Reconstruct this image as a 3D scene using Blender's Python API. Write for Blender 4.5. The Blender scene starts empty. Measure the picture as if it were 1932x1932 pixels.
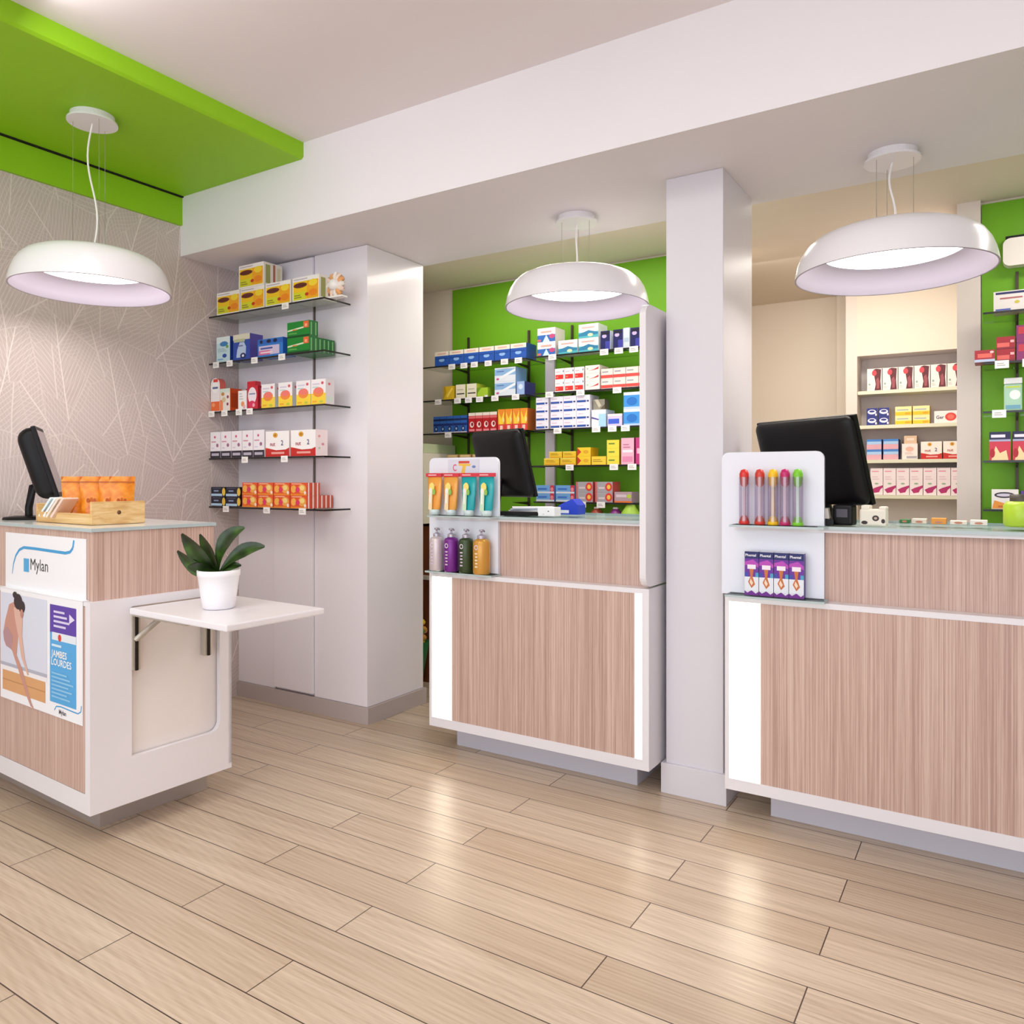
import bpy, math, random
from mathutils import Vector, Matrix
random.seed(7)
R = math.radians
S = bpy.context.scene
COL = S.collection

# ------------------------------------------------------------------ camera, world, lights, exposure
cd = bpy.data.cameras.new('camera'); cam = bpy.data.objects.new('camera', cd); COL.objects.link(cam)
cam.location = (0, 0, 1.3); cam.rotation_euler = (R(90), 0, R(32.136))
cd.lens = 27.11; cd.sensor_width = 36; cd.shift_y = -0.0316; cd.clip_start = .05
S.camera = cam
W = bpy.data.worlds.new('world'); S.world = W; W.use_nodes = True
W.node_tree.nodes['Background'].inputs[0].default_value = (.87, .93, 1, 1)
W.node_tree.nodes['Background'].inputs[1].default_value = 2.35
S.view_settings.view_transform = 'Standard'; S.view_settings.look = 'None'
S.view_settings.exposure = 0.15; S.view_settings.gamma = 1.0; S.view_settings.use_curve_mapping = False

def area(name, loc, rot, sx, sy, power, col):
    l = bpy.data.lights.new(name, 'AREA'); l.shape = 'RECTANGLE'; l.size = sx; l.size_y = sy
    l.energy = power; l.color = col
    o = bpy.data.objects.new(name, l); o.location = loc; o.rotation_euler = rot; COL.objects.link(o)
    return o
area('ceiling_fill_front', (-1.0, .3, 2.93), (0, 0, 0), 3.2, 1.6, 32, (1, .97, .95))  # added soft fill under the front ceiling, no fixture here
area('ceiling_fill_left', (-2.1, -.4, 2.93), (0, 0, 0), 1.2, 1.4, 20, (1, .97, .95))  # added fill for the left side, not a real fitting
area('ceiling_fill_right', (1.8, .6, 2.93), (0, 0, 0), 1.6, 1.6, 4, (1, .97, .95))  # weak added fill on the right, out of view
area('beam_washer_left', (-2.3, 1.35, 2.9), (R(62), 0, 0), .9, .18, 3.2, (1, .97, .94))
area('beam_washer_right', (-.3, 1.2, 2.9), (R(58), 0, 0), 1.6, .18, 2.0, (1, .97, .94))
area('back_room_fill', (-1.9, 3.72, 2.585), (0, 0, 0), 2.0, .2, 11, (1, .93, .84))  # added warm fill to lift the green wall and back room
area('alcove_fill', (-.75, 4.62, 2.585), (R(12), 0, 0), 1.2, .5, 31, (1, .94, .87))  # added fill that brightens the alcove shelves, no lamp there
area('back_room_fill_right', (.7, 3.72, 2.585), (0, 0, 0), 1.0, .2, 9, (1, .96, .90))  # added fill to brighten the far right green panel

# ------------------------------------------------------------------ materials
def lin(h):
    h = h.lstrip('#'); c = [int(h[i:i+2], 16)/255 for i in (0, 2, 4)]
    return tuple(x/12.92 if x <= .04045 else ((x+.055)/1.055)**2.4 for x in c) + (1,)
MC = {}
def mat(h, rough=.5, metal=0., spec=.5, emit=0., coat=0.):
    k = (h, rough, metal, spec, emit, coat)
    if k in MC: return MC[k]
    m = bpy.data.materials.new('paint_' + h.strip('#')); m.use_nodes = True
    b = m.node_tree.nodes['Principled BSDF']
    b.inputs['Base Color'].default_value = lin(h); b.inputs['Roughness'].default_value = rough
    b.inputs['Metallic'].default_value = metal; b.inputs['Specular IOR Level'].default_value = spec
    b.inputs['Coat Weight'].default_value = coat
    if emit:
        b.inputs['Emission Color'].default_value = lin(h); b.inputs['Emission Strength'].default_value = emit
    MC[k] = m; return m
class NT:
    def __init__(s, name):
        s.m = bpy.data.materials.new(name); s.m.use_nodes = True; s.t = s.m.node_tree
        s.b = s.t.nodes['Principled BSDF']
    def n(s, typ, **kw):
        o = s.t.nodes.new(typ)
        for k, v in kw.items(): setattr(o, k, v)
        return o
    def l(s, a, b): s.t.links.new(a, b)
    def setv(s, sock, v):
        if hasattr(v, 'links'): s.l(v, sock)
        else: sock.default_value = v
    def math(s, op, a, b=None, c=None):
        o = s.n('ShaderNodeMath', operation=op); s.setv(o.inputs[0], a)
        if b is not None: s.setv(o.inputs[1], b)
        if c is not None: s.setv(o.inputs[2], c)
        return o.outputs[0]
    def mix(s, f, a, b, mode='MIX'):
        o = s.n('ShaderNodeMix', data_type='RGBA', blend_type=mode)
        s.setv(o.inputs[0], f); s.setv(o.inputs[6], a); s.setv(o.inputs[7], b); return o.outputs[2]
    def pos(s, scale=(1, 1, 1), loc=(0, 0, 0), rot=(0, 0, 0), src='Object'):
        tc = s.n('ShaderNodeTexCoord'); mp = s.n('ShaderNodeMapping')
        mp.inputs['Scale'].default_value = scale; mp.inputs['Location'].default_value = loc
        mp.inputs['Rotation'].default_value = rot
        s.l(tc.outputs[src], mp.inputs[0]); return mp.outputs[0]
    def noise(s, vec, scale, detail=2, rough=.5, dist=0, dim='3D'):
        o = s.n('ShaderNodeTexNoise', noise_dimensions=dim); s.l(vec, o.inputs['Vector'])
        o.inputs['Scale'].default_value = scale; o.inputs['Detail'].default_value = detail
        o.inputs['Roughness'].default_value = rough; o.inputs['Distortion'].default_value = dist
        return o.outputs[0]
    def ramp(s, f, stops):
        o = s.n('ShaderNodeValToRGB'); s.l(f, o.inputs[0]); e = o.color_ramp.elements
        while len(e) < len(stops): e.new(.5)
        for q, (p, c) in zip(e, stops): q.position = p; q.color = lin(c)
        return o.outputs[0]

def wall_paint(name, h, rough=.75, amt=.02):
    t = NT(name); n = t.noise(t.pos((1, 1, 1)), 1.3, 3)
    c = lin(h); d = tuple(x*(1-amt*3) for x in c[:3]) + (1,)
    t.l(t.mix(n, d, c), t.b.inputs['Base Color']); t.b.inputs['Roughness'].default_value = rough; t.b.inputs['Specular IOR Level'].default_value = .3
    fine = t.noise(t.pos((1, 1, 1)), 240, 2)
    bp = t.n('ShaderNodeBump'); bp.inputs['Strength'].default_value = .03; t.l(fine, bp.inputs['Height'])
    t.l(bp.outputs[0], t.b.inputs['Normal']); return t.m

def floor_mat():
    t = NT('wood_tile_floor')
    p = t.pos((1, 1, 1), (.41+12, -1.139+.1562*40, 0))
    br = t.n('ShaderNodeTexBrick', offset=.408, offset_frequency=2, squash=1)
    t.l(p, br.inputs['Vector'])
    for k, v in {'Scale': 1, 'Brick Width': 1.2, 'Row Height': .1562, 'Mortar Size': .0019, 'Mortar Smooth': .15, 'Bias': 0}.items(): br.inputs[k].default_value = v
    br.inputs['Color1'].default_value = (0, 0, 0, 1); br.inputs['Color2'].default_value = (1, 1, 1, 1); br.inputs['Mortar'].default_value = (.5, .5, .5, 1)
    sep = t.n('ShaderNodeSeparateColor'); t.l(br.outputs['Color'], sep.inputs[0]); rnd = sep.outputs[0]
    # grain, shifted plank by plank
    off = t.n('ShaderNodeCombineXYZ'); t.l(t.math('MULTIPLY', rnd, 37.), off.inputs[0]); t.l(t.math('MULTIPLY', rnd, 11.), off.inputs[1]); t.l(t.math('MULTIPLY', rnd, 23.), off.inputs[2])
    add = t.n('ShaderNodeVectorMath', operation='ADD'); t.l(t.pos((.75, 20, 1)), add.inputs[0]); t.l(off.outputs[0], add.inputs[1])
    g1 = t.noise(add.outputs[0], 1.6, 5, .55, .35)
    add2 = t.n('ShaderNodeVectorMath', operation='ADD'); t.l(t.pos((1.6, 110, 1)), add2.inputs[0]); t.l(off.outputs[0], add2.inputs[1])
    g2 = t.noise(add2.outputs[0], 1.5, 3, .6)
    add3 = t.n('ShaderNodeVectorMath', operation='ADD'); t.l(t.pos((1.1, 6.5, 1)), add3.inputs[0]); t.l(off.outputs[0], add3.inputs[1])
    wv = t.n('ShaderNodeTexWave', wave_type='RINGS', rings_direction='Z'); t.l(add3.outputs[0], wv.inputs['Vector'])
    wv.inputs['Scale'].default_value = 3.2; wv.inputs['Distortion'].default_value = 3.5; wv.inputs['Detail'].default_value = 2; wv.inputs['Detail Scale'].default_value = 1.2
    base = t.ramp(rnd, [(0, 'BDA892'), (.4, 'CCB8A3'), (.75, 'D6C4B0'), (1, 'C6B09A')])
    c1 = t.mix(t.math('MULTIPLY', t.ramp(g1, [(.42, '000000'), (.62, 'FFFFFF')]), .42), base, lin('AA9077'))
    c2 = t.mix(t.math('MULTIPLY', t.ramp(g2, [(.4, '000000'), (.66, 'FFFFFF')]), .38), c1, lin('9A8168'))
    c3 = t.mix(t.math('MULTIPLY', wv.outputs['Fac'], .17), c2, lin('E4D4BE'))
    c4 = t.mix(br.outputs['Fac'], c3, lin('46332A'))
    t.l(c4, t.b.inputs['Base Color'])
    t.l(t.math('ADD', t.math('MULTIPLY', g2, .10), .27), t.b.inputs['Roughness'])
    t.b.inputs['Specular IOR Level'].default_value = .5
    bp = t.n('ShaderNodeBump'); bp.inputs['Strength'].default_value = .25; bp.inputs['Distance'].default_value = .002
    t.l(t.math('SUBTRACT', t.math('MULTIPLY', g2, .25), br.outputs['Fac']), bp.inputs['Height']); t.l(bp.outputs[0], t.b.inputs['Normal'])
    return t.m

def wood_mat():
    t = NT('striped_wood_laminate')
    a = t.noise(t.pos((230, 230, 1.4)), 1, 2, .5); b = t.noise(t.pos((12, 12, .5)), 1, 2); c = t.noise(t.pos((520, 520, 8)), 1, 2)
    f = t.math('ADD', t.math('MULTIPLY', a, .62), t.math('ADD', t.math('MULTIPLY', b, .1), t.math('MULTIPLY', c, .28)))
    t.l(t.ramp(f, [(.38, 'B09084'), (.46, 'BF9F92'), (.53, 'C9AB9E'), (.62, 'D6BAAD')]), t.b.inputs['Base Color'])
    t.b.inputs['Roughness'].default_value = .42; return t.m

def wallpaper_mat():
    t = NT('leaf_line_wallpaper')
    def layer(scale, seed, N, thick):
        v = t.pos((1, 1, 1), (seed, seed*1.7, seed*.6))
        sp = t.n('ShaderNodeSeparateXYZ'); t.l(v, sp.inputs[0])
        flat = t.n('ShaderNodeCombineXYZ'); t.l(sp.outputs[1], flat.inputs[0]); t.l(t.math('MULTIPLY', sp.outputs[2], .75), flat.inputs[1])
        wob = t.n('ShaderNodeTexNoise', noise_dimensions='2D'); t.l(flat.outputs[0], wob.inputs['Vector']); wob.inputs['Scale'].default_value = 2.5
        wadd = t.n('ShaderNodeVectorMath', operation='MULTIPLY_ADD'); t.l(wob.outputs['Color'], wadd.inputs[0]); wadd.inputs[1].default_value = (.035, .035, 0); t.l(flat.outputs[0], wadd.inputs[2])
        vo = t.n('ShaderNodeTexVoronoi', voronoi_dimensions='2D'); t.l(wadd.outputs[0], vo.inputs['Vector']); vo.inputs['Scale'].default_value = scale
        ve = t.n('ShaderNodeTexVoronoi', voronoi_dimensions='2D', feature='DISTANCE_TO_EDGE'); t.l(wadd.outputs[0], ve.inputs['Vector']); ve.inputs['Scale'].default_value = scale
        d = t.n('ShaderNodeVectorMath', operation='SUBTRACT'); t.l(wadd.outputs[0], d.inputs[0]); t.l(vo.outputs['Position'], d.inputs[1])
        sc = t.n('ShaderNodeSeparateColor'); t.l(vo.outputs['Color'], sc.inputs[0])
        ang = t.math('MULTIPLY_ADD', sc.outputs[0], 2.2, -1.1)
        ro = t.n('ShaderNodeVectorRotate', rotation_type='Z_AXIS'); t.l(d.outputs[0], ro.inputs['Vector']); t.l(ang, ro.inputs['Angle'])
        s2 = t.n('ShaderNodeSeparateXYZ'); t.l(ro.outputs[0], s2.inputs[0])
        ax = t.math('ABSOLUTE', s2.outputs[0])
        q = t.math('FRACT', t.math('MULTIPLY', t.math('MULTIPLY_ADD', ax, -1.3, s2.outputs[1]), N))
        veins = t.math('LESS_THAN', q, thick)
        rib = t.math('LESS_THAN', ax, .0028)
        edge = t.math('MULTIPLY', t.math('LESS_THAN', ve.outputs['Distance'], .008), .45)
        return t.math('MAXIMUM', t.math('MULTIPLY', veins, .55), t.math('MAXIMUM', rib, edge))
    m = t.math('MAXIMUM', layer(3.4, 1.3, 36, .16), t.math('MULTIPLY', layer(4.6, 7.7, 44, .14), .75))
    base = t.mix(t.noise(t.pos((1, 2, 2)), 2.2, 3), lin('C2B2AE'), lin('D0C2BF'))
    t.l(t.mix(t.math('MULTIPLY', m, .78), base, lin('F0E4E0')), t.b.inputs['Base Color'])
    t.b.inputs['Roughness'].default_value = .6; return t.m

def glass_mat(name, tint='DDEBE4', fac=.12):
    m = bpy.data.materials.new(name); m.use_nodes = True; t = m.node_tree; t.nodes.clear()
    o = t.nodes.new('ShaderNodeOutputMaterial'); mx = t.nodes.new('ShaderNodeMixShader'); tr = t.nodes.new('ShaderNodeBsdfTransparent'); gl = t.nodes.new('ShaderNodeBsdfGlossy')
    tr.inputs[0].default_value = lin(tint); gl.inputs['Roughness'].default_value = .03; mx.inputs[0].default_value = fac
    t.links.new(tr.outputs[0], mx.inputs[1]); t.links.new(gl.outputs[0], mx.inputs[2]); t.links.new(mx.outputs[0], o.inputs[0]); return m

M_FLOOR = floor_mat(); M_WOOD = wood_mat(); M_WP = wallpaper_mat()
M_CEIL = wall_paint('ceiling_paint', 'F1EAEC'); M_WHITE = wall_paint('white_wall_paint', 'EDE8EC'); M_BEIGE = wall_paint('beige_wall_paint', 'EADECD')
M_GREEN = wall_paint('green_paint', '96CE1E', .5); M_GREENW = wall_paint('green_wall_paint', '70AE1E', .45)
M_LAM = mat('E9E5EA', .3); M_LAMG = mat('F1ECF3', .24, coat=.3); M_KICK = mat('CFCDD8', .32); M_PLINTH = mat('BDB0AE', .45)
M_GLASS = glass_mat('clear_shelf_glass', 'F3F5F3', .07); M_GEDGE = mat('1E1A1C', .2); M_GTOP = glass_mat('counter_glass', 'EEF6F3', .16); M_GEDGE2 = mat('B4C2C4', .15)
M_TAG = mat('F6F2F0', .5); M_BLK = mat('070408', .45, spec=.3); M_STEEL = mat('BFB8AC', .35, metal=.4); M_DARKMETAL = mat('2A2420', .4, metal=.7)
M_GLOW = mat('FFF3DC', .5, emit=5.2)
M_LAMPGLOW = mat('FFF8F2', .5, emit=10.0)

# ------------------------------------------------------------------ mesh builder
TXT = {}
def text_geo(s, bold=False):
    k = (s, bold)
    if k in TXT: return TXT[k]
    c = bpy.data.curves.new('t', 'FONT'); c.body = s; c.size = 1; c.resolution_u = 2
    if bold: c.offset = .018
    o = bpy.data.objects.new('t', c); me = bpy.data.meshes.new_from_object(o)
    vs = [tuple(v.co) for v in me.vertices]; fs = [tuple(p.vertices) for p in me.polygons]
    bpy.data.objects.remove(o); bpy.data.curves.remove(c); bpy.data.meshes.remove(me)
    x0 = min(v[0] for v in vs); x1 = max(v[0] for v in vs)
    TXT[k] = ([(v[0]-x0, v[1]) for v in vs], fs, x1-x0); return TXT[k]

class MB:
    def __init__(s): s.v = []; s.f = []; s.m = []; s.mats = []; s.sm = []
    def mi(s, m):
        if isinstance(m, str): m = mat(m, .5)
        if m not in s.mats: s.mats.append(m)
        return s.mats.index(m)
    def poly(s, pts, m, smooth=False):
        b = len(s.v); s.v += [tuple(p) for p in pts]; s.f.append(tuple(range(b, b+len(pts)))); s.m.append(s.mi(m)); s.sm.append(smooth)
    def geo(s, vs, fs, m, smooth=False):
        b = len(s.v); s.v += [tuple(p) for p in vs]; k = s.mi(m)
        for f in fs: s.f.append(tuple(b+i for i in f)); s.m.append(k); s.sm.append(smooth)
        return s
    def box(s, x0, x1, y0, y1, z0, z1, m, side=None, mt=None, tf=None):
        vs = [(x0,y0,z0),(x1,y0,z0),(x1,y1,z0),(x0,y1,z0),(x0,y0,z1),(x1,y0,z1),(x1,y1,z1),(x0,y1,z1)]
        if tf: vs = [tuple(tf @ Vector(v)) for v in vs]
        b = len(s.v); s.v += vs
        for f, mm in [((0,1,5,4), side or m), ((1,2,6,5), side or m), ((2,3,7,6), side or m), ((3,0,4,7), side or m), ((4,5,6,7), mt or m), ((3,2,1,0), mt or m)]:
            s.f.append(tuple(b+i for i in f)); s.m.append(s.mi(mm)); s.sm.append(False)
        return s
    def bbox(s, x0, x1, y0, y1, z0, z1, m, r=.004, tf=None):
        """box with chamfered edges"""
        import bmesh
        bm = bmesh.new(); bmesh.ops.create_cube(bm, size=1)
        for v in bm.verts: v.co = Vector((x0+(v.co.x+.5)*(x1-x0), y0+(v.co.y+.5)*(y1-y0), z0+(v.co.z+.5)*(z1-z0)))
        bmesh.ops.bevel(bm, geom=list(bm.edges), offset=r, segments=2, affect='EDGES', profile=.6)
        if tf: bmesh.ops.transform(bm, matrix=tf, verts=bm.verts)
        bm.verts.ensure_lookup_table()
        s.geo([v.co for v in bm.verts], [[v.index for v in f.verts] for f in bm.faces], m); bm.free(); return s
    def prism(s, pts, a0, a1, m, axis='y', side=None, tf=None):
        """polygon (u, w) extruded along an axis: y -> (u, a, w); x -> (a, u, w); z -> (u, w, a)"""
        def P(u, w, a): return {'y': (u, a, w), 'x': (a, u, w), 'z': (u, w, a)}[axis]
        n = len(pts); vs = [P(u, w, a0) for u, w in pts] + [P(u, w, a1) for u, w in pts]
        if tf: vs = [tuple(tf @ Vector(v)) for v in vs]
        s.geo(vs, [tuple(range(n))[::-1], tuple(range(n, 2*n))], m); 
        s.geo(vs, [(i, (i+1) % n, n+(i+1) % n, n+i) for i in range(n)], side or m); return s
    def lathe(s, prof, m, n=32, c=(0, 0, 0), smooth=True, tf=None):
        vs = []; fs = []
        for r, z in prof:
            for i in range(n):
                a = 2*math.pi*i/n; vs.append((c[0]+r*math.cos(a), c[1]+r*math.sin(a), c[2]+z))
        for k in range(len(prof)-1):
            for i in range(n):
                j = (i+1) % n; fs.append((k*n+i, k*n+j, (k+1)*n+j, (k+1)*n+i))
        if tf: vs = [tuple(tf @ Vector(v)) for v in vs]
        s.geo(vs, fs, m, smooth); return s
    def tube(s, pts, r, m, n=8, smooth=True):
        pts = [Vector(p) for p in pts]; vs = []; fs = []
        rr = r if isinstance(r, (list, tuple)) else [r]*len(pts)
        for i, p in enumerate(pts):
            d = (pts[min(i+1, len(pts)-1)] - pts[max(i-1, 0)]).normalized()
            u = d.cross(Vector((0, 0, 1)) if abs(d.z) < .9 else Vector((1, 0, 0))).normalized(); w = d.cross(u)
            for k in range(n):
                a = 2*math.pi*k/n; vs.append(p + (u*math.cos(a) + w*math.sin(a))*rr[i])
        for i in range(len(pts)-1):
            for k in range(n): j = (k+1) % n; fs.append((i*n+k, i*n+j, (i+1)*n+j, (i+1)*n+k))
        fs += [tuple(range(n)), tuple(range((len(pts)-1)*n, len(pts)*n))[::-1]]
        s.geo(vs, fs, m, smooth); return s
    def text(s, string, x, z, h, m, y, face='front', bold=True, maxw=None):
        vs, fs, w = text_geo(string, bold); k = h/.72; kx = k
        if maxw and w*k > maxw: kx = maxw/w
        if face == 'front': pts = [(x+a*kx, y, z+b*k) for a, b in vs]
        elif face == 'side': pts = [(y, x+a*kx, z+b*k) for a, b in vs]
        s.geo(pts, fs, m); return s
    def art(s, els, w, h, y, x0=None, z0=0, face='front'):
        if x0 is None: x0 = -w/2
        st = .00035
        for i, e in enumerate(els):
            yy = y - st*(1+i*.45) if face == 'front' else y + st*(1+i*.45)
            P = (lambda u, v: (x0+u*w, yy, z0+v*h)) if face == 'front' else (lambda u, v: (yy, x0+u*w, z0+v*h))
            k = e[0]
            if k == 'r': s.poly([P(e[1], e[2]), P(e[3], e[2]), P(e[3], e[4]), P(e[1], e[4])], e[5])
            elif k == 'e': s.poly([P(e[1]+e[3]*math.cos(a*math.pi/8), e[2]+e[4]*math.sin(a*math.pi/8)) for a in range(16)], e[5])
            elif k == 'p': s.poly([P(u, v) for u, v in e[1]], e[2])
            elif k == 't': s.text(e[1], x0+e[2]*w, z0+e[3]*h, e[4]*h, e[5], yy, face, True, (e[6]*w if len(e) > 6 else None))
            elif k == 'l':   # rows of small illegible print
                _, ax, az, bx, bz, n, c = e
                for q in range(n):
                    zz = bz - (q+.75)*(bz-az)/n; hh = (bz-az)/n*.45; xe = ax + (bx-ax)*(.7+.3*((q*7) % 5)/4)
                    s.poly([P(ax, zz), P(xe, zz), P(xe, zz+hh), P(ax, zz+hh)], c)
        return s
    def build(s, name, parent=None, loc=None, rz=0):
        me = bpy.data.meshes.new(name); me.from_pydata(s.v, [], s.f)
        for m in s.mats: me.materials.append(m)
        me.polygons.foreach_set('material_index', s.m); me.polygons.foreach_set('use_smooth', s.sm); me.update()
        o = bpy.data.objects.new(name, me); COL.objects.link(o)
        if parent: o.parent = parent
        if loc: o.location = loc
        if rz: o.rotation_euler = (0, 0, rz)
        return o

def tag(o, label, cat, group=None, kind=None):
    o['label'] = label; o['category'] = cat
    if group: o['group'] = group
    if kind: o['kind'] = kind
    return o
def thing(name, label, cat, loc=(0, 0, 0), rz=0, group=None):
    o = bpy.data.objects.new(name, None); COL.objects.link(o); o.location = loc; o.rotation_euler = (0, 0, rz); o.empty_display_size = .1
    return tag(o, label, cat, group)
def copy_tree(o, parent=None):
    c = o.copy(); COL.objects.link(c); c.parent = parent
    for ch in [x for x in ORIG.get(o.name, [])]:
        d = ch.copy(); COL.objects.link(d); d.parent = c
    return c
ORIG = {}
def struct(name, mb, loc=None):
    o = mb.build(name, None, loc); o['kind'] = 'structure'; return o
def rrect(x0, x1, z0, z1, r, corners='all', n=6):
    """rounded rectangle outline"""
    out = []
    for (cx, cz, a0, k) in ((x1-r, z0+r, -90, 'br'), (x1-r, z1-r, 0, 'tr'), (x0+r, z1-r, 90, 'tl'), (x0+r, z0+r, 180, 'bl')):
        if corners == 'all' or k in corners:
            for i in range(n+1): a = R(a0+90*i/n); out.append((cx+r*math.cos(a), cz+r*math.sin(a)))
        else: out.append({'br': (x1, z0), 'tr': (x1, z1), 'tl': (x0, z1), 'bl': (x0, z0)}[k])
    return out
ORD = ['first', 'second', 'third', 'fourth', 'fifth', 'sixth', 'seventh', 'eighth']

# ------------------------------------------------------------------ setting
XL, ZC, ZS, ZB = -3.87, 2.96, 2.55, 2.60       # left wall, ceiling, beam soffit, back-room ceiling
struct('floor', MB().box(-5.2, 3.6, -3.6, 6.4, -.1, 0, M_FLOOR))
struct('ceiling', MB().box(XL, 3.6, -3.6, 2.67, ZC, ZC+.1, M_CEIL))
struct('ceiling_back', MB().box(-5.2, 3.6, 3.55, 6.4, ZB, ZB+.1, M_BEIGE))
struct('trim_1', MB().box(XL, 3.6, 2.67, 3.55, ZS, ZC+.1, M_WHITE))                  # deep white beam
struct('wall_left', MB().box(XL-.12, XL, -3.6, 3.62, 0, ZC+.1, M_WP))
struct('trim_2', MB().prism([(XL+.03, ZC), (XL+.03, 2.88), (-2.902, 2.88), (-2.89, 2.89), (-2.89, ZC)], -3.6, 2.67, M_GREEN))
struct('gap_shade_strip', MB().box(XL, XL+.029, -3.6, 2.67, 2.874, ZC, mat('0A0C08', .8)))      # near-black strip, paints the shade inside the gap              # green ceiling panel
struct('trim_3', MB().box(XL, XL+.018, -3.6, 2.67, 2.72, 2.872, M_GREEN))             # green band over the wallpaper
struct('wall_right', MB().box(3.5, 3.6, -3.6, 6.4, 0, ZC+.1, M_WHITE))
struct('wall_back', MB().box(-5.2, -1.22, 4.24, 4.36, 0, ZB, M_BEIGE))
struct('wall_back_left_end', MB().box(-5.2, -5.1, 3.5, 4.24, 0, ZB, M_BEIGE))
struct('wall_left_return', MB().box(-5.2, XL-.12, 3.5, 3.62, 0, ZB, M_BEIGE))
struct('wall_alcove_back', MB().box(-3.2, .1, 5.85, 5.97, 0, ZB, M_BEIGE))
struct('wall_alcove_left', MB().box(-3.2, -3.08, 4.36, 5.85, 0, ZB, M_BEIGE))
struct('wall_alcove_right', MB().box(-.158, -.062, 4.2, 5.85, 0, ZB, wall_paint('pillar_paint', 'E6DCD4')))
struct('wall_back_right', MB().box(-.062, 3.5, 4.24, 4.36, 0, ZB, M_BEIGE))
struct('trim_4', MB().box(-3.13, -1.30, 4.222, 4.24, .35, 2.585, M_GREENW))           # green wall panels
struct('trim_5', MB().box(-.058, 2.2, 4.222, 4.24, .35, 2.585, M_GREENW))
M_COL = mat('DBD7DE', .35); col = MB(); col.bbox(-1.165, -.925, 3.06, 3.49, 0, ZS, M_COL, .004); struct('wall_column', col)
struct('baseboard_column', MB().bbox(-1.182, -.908, 3.045, 3.505, 0, .125, M_COL, .003))
pil = MB(); pil.box(-.95, -.83, 5.80, 5.85, 0, ZB, mat('E9DDCB', .5)); struct('trim_6', pil)

# ------------------------------------------------------------------ tall white cabinet with the glass corner shelves
t = thing('tall_cabinet', 'tall glossy white wall cabinet behind the glass corner shelves', 'cabinet', (-3.35, 3.3, 0))
def local(mb, o): mb.v = [(x-o.location.x, y-o.location.y, z-o.location.z) for x, y, z in mb.v]; return mb
b = MB(); b.box(XL+.002, -2.83, 3.07, 3.53, .09, ZS-.002, M_LAMG)
b.box(XL+.002, -3.545, 3.06, 3.07, .09, ZS-.002, M_LAMG); b.box(-3.222, -2.83, 3.06, 3.07, .09, ZS-.002, M_LAMG)
local(b, t).build('body', t)
local(MB().bbox(-3.54, -3.226, 3.045, 3.068, .105, ZS-.01, M_LAMG, .002), t).build('door', t)
local(MB().box(XL+.002, -2.815, 3.05, 3.545, .0, .088, M_PLINTH), t).build('plinth', t)
local(MB().box(-3.225, -3.216, 3.052, 3.062, 1.13, 2.33, mat('6A5F5A', .4)), t).build('shelf_rail', t)

def glass_shelf(x0, x1, y0, y1, z, label, group, edge=None, th=.009, glass=None):
    m = MB(); w = x1-x0; d = y1-y0
    g = glass or M_GLASS; m.box(-w/2, w/2, -d/2, d/2, -th, 0, g)
    m.m[0] = m.m[1] = m.mi(edge or M_GEDGE)
    return tag(m.build('glass_shelf', None, ((x0+x1)/2, (y0+y1)/2, z)), label, 'shelf', group)
SHN = ['top', 'second', 'third', 'fourth', 'lowest']
ZL = [2.243, 1.972, 1.692, 1.424, 1.146]
for i, z in enumerate(ZL):
    glass_shelf(XL+.003, -2.935, 2.852, 3.043, z, f'{SHN[i]} of the five glass shelves in the wallpapered corner', 'corner glass shelves')

# price tags
TAGM = None
def price_tags(xs, yf, z, where, group):
    global TAGM
    for i, x in enumerate(xs):
        if TAGM is None:
            m = MB(); m.box(-.026, .026, -.0015, 0, -.030, .004, M_TAG); m.art([('l', .15, .25, .85, .75, 2, 'B9B2AE')], .052, .034, -.0015, z0=-.030)
            TAGM = m.build('price_tag'); o = TAGM
        else:
            o = TAGM.copy(); COL.objects.link(o)
        o.location = (x, yf, z)
        n = len(xs)
        tag(o, f'white price tag on {where}' + (f', {ORD[i]} from left of {n}' if n > 1 else ''), 'price tag', group)

# ------------------------------------------------------------------ cartons
def carton_mesh(name, w, d, h, body, els, side=None, sels=None, top=None):
    m = MB(); body_m = mat(body, .42); m.box(-w/2, w/2, -d/2, d/2, 0, h, body_m, side=mat(side, .42) if side else None, mt=mat(top, .42) if top else None)
    if side:  # front keeps body colour
        m.poly([(-w/2, -d/2-.0002, 0), (w/2, -d/2-.0002, 0), (w/2, -d/2-.0002, h), (-w/2, -d/2-.0002, h)], body_m)
    m.art(els, w, h, -d/2-.0002)
    if sels: m.art(sels, d, h, w/2, x0=-d/2, face='side')
    return m.build(name)
def stock(name, cat, desc, shelf, group, xs, yf, z, d, h, body, els, side=None, sels=None, top=None, layers=1, w=None, order='from left', zoff=0, wide=.96, jitter=0, say=True):
    """xs: list of (x0,x1) spans along a shelf; every carton becomes its own object"""
    w = w or sum(b-a for a, b in xs)/len(xs)*wide
    first = None; LAY = {1: [''], 2: ['bottom layer', 'top layer'], 3: ['bottom layer', 'middle layer', 'top layer'], 4: ['bottom layer', 'second layer up', 'third layer up', 'top layer']}[layers]
    res = []
    for L in range(layers):
        for i, (a, b) in enumerate(xs):
            if first is None: first = carton_mesh(name, w, d, h, body, els, side, sels, top); o = first
            else: o = first.copy(); COL.objects.link(o)
            o.location = ((a+b)/2, yf+d/2+random.uniform(0, jitter), z + L*(h+.0006) + zoff)
            lab = desc
            if len(xs) > 1: lab += f', {ORD[i]} {order}'
            if layers > 1: lab += f', {LAY[L]}'
            lab += f', on {shelf}' if shelf else ''
            tag(o, lab, cat, group if len(xs)*layers > 1 else None); res.append(o)
    return res
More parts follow.
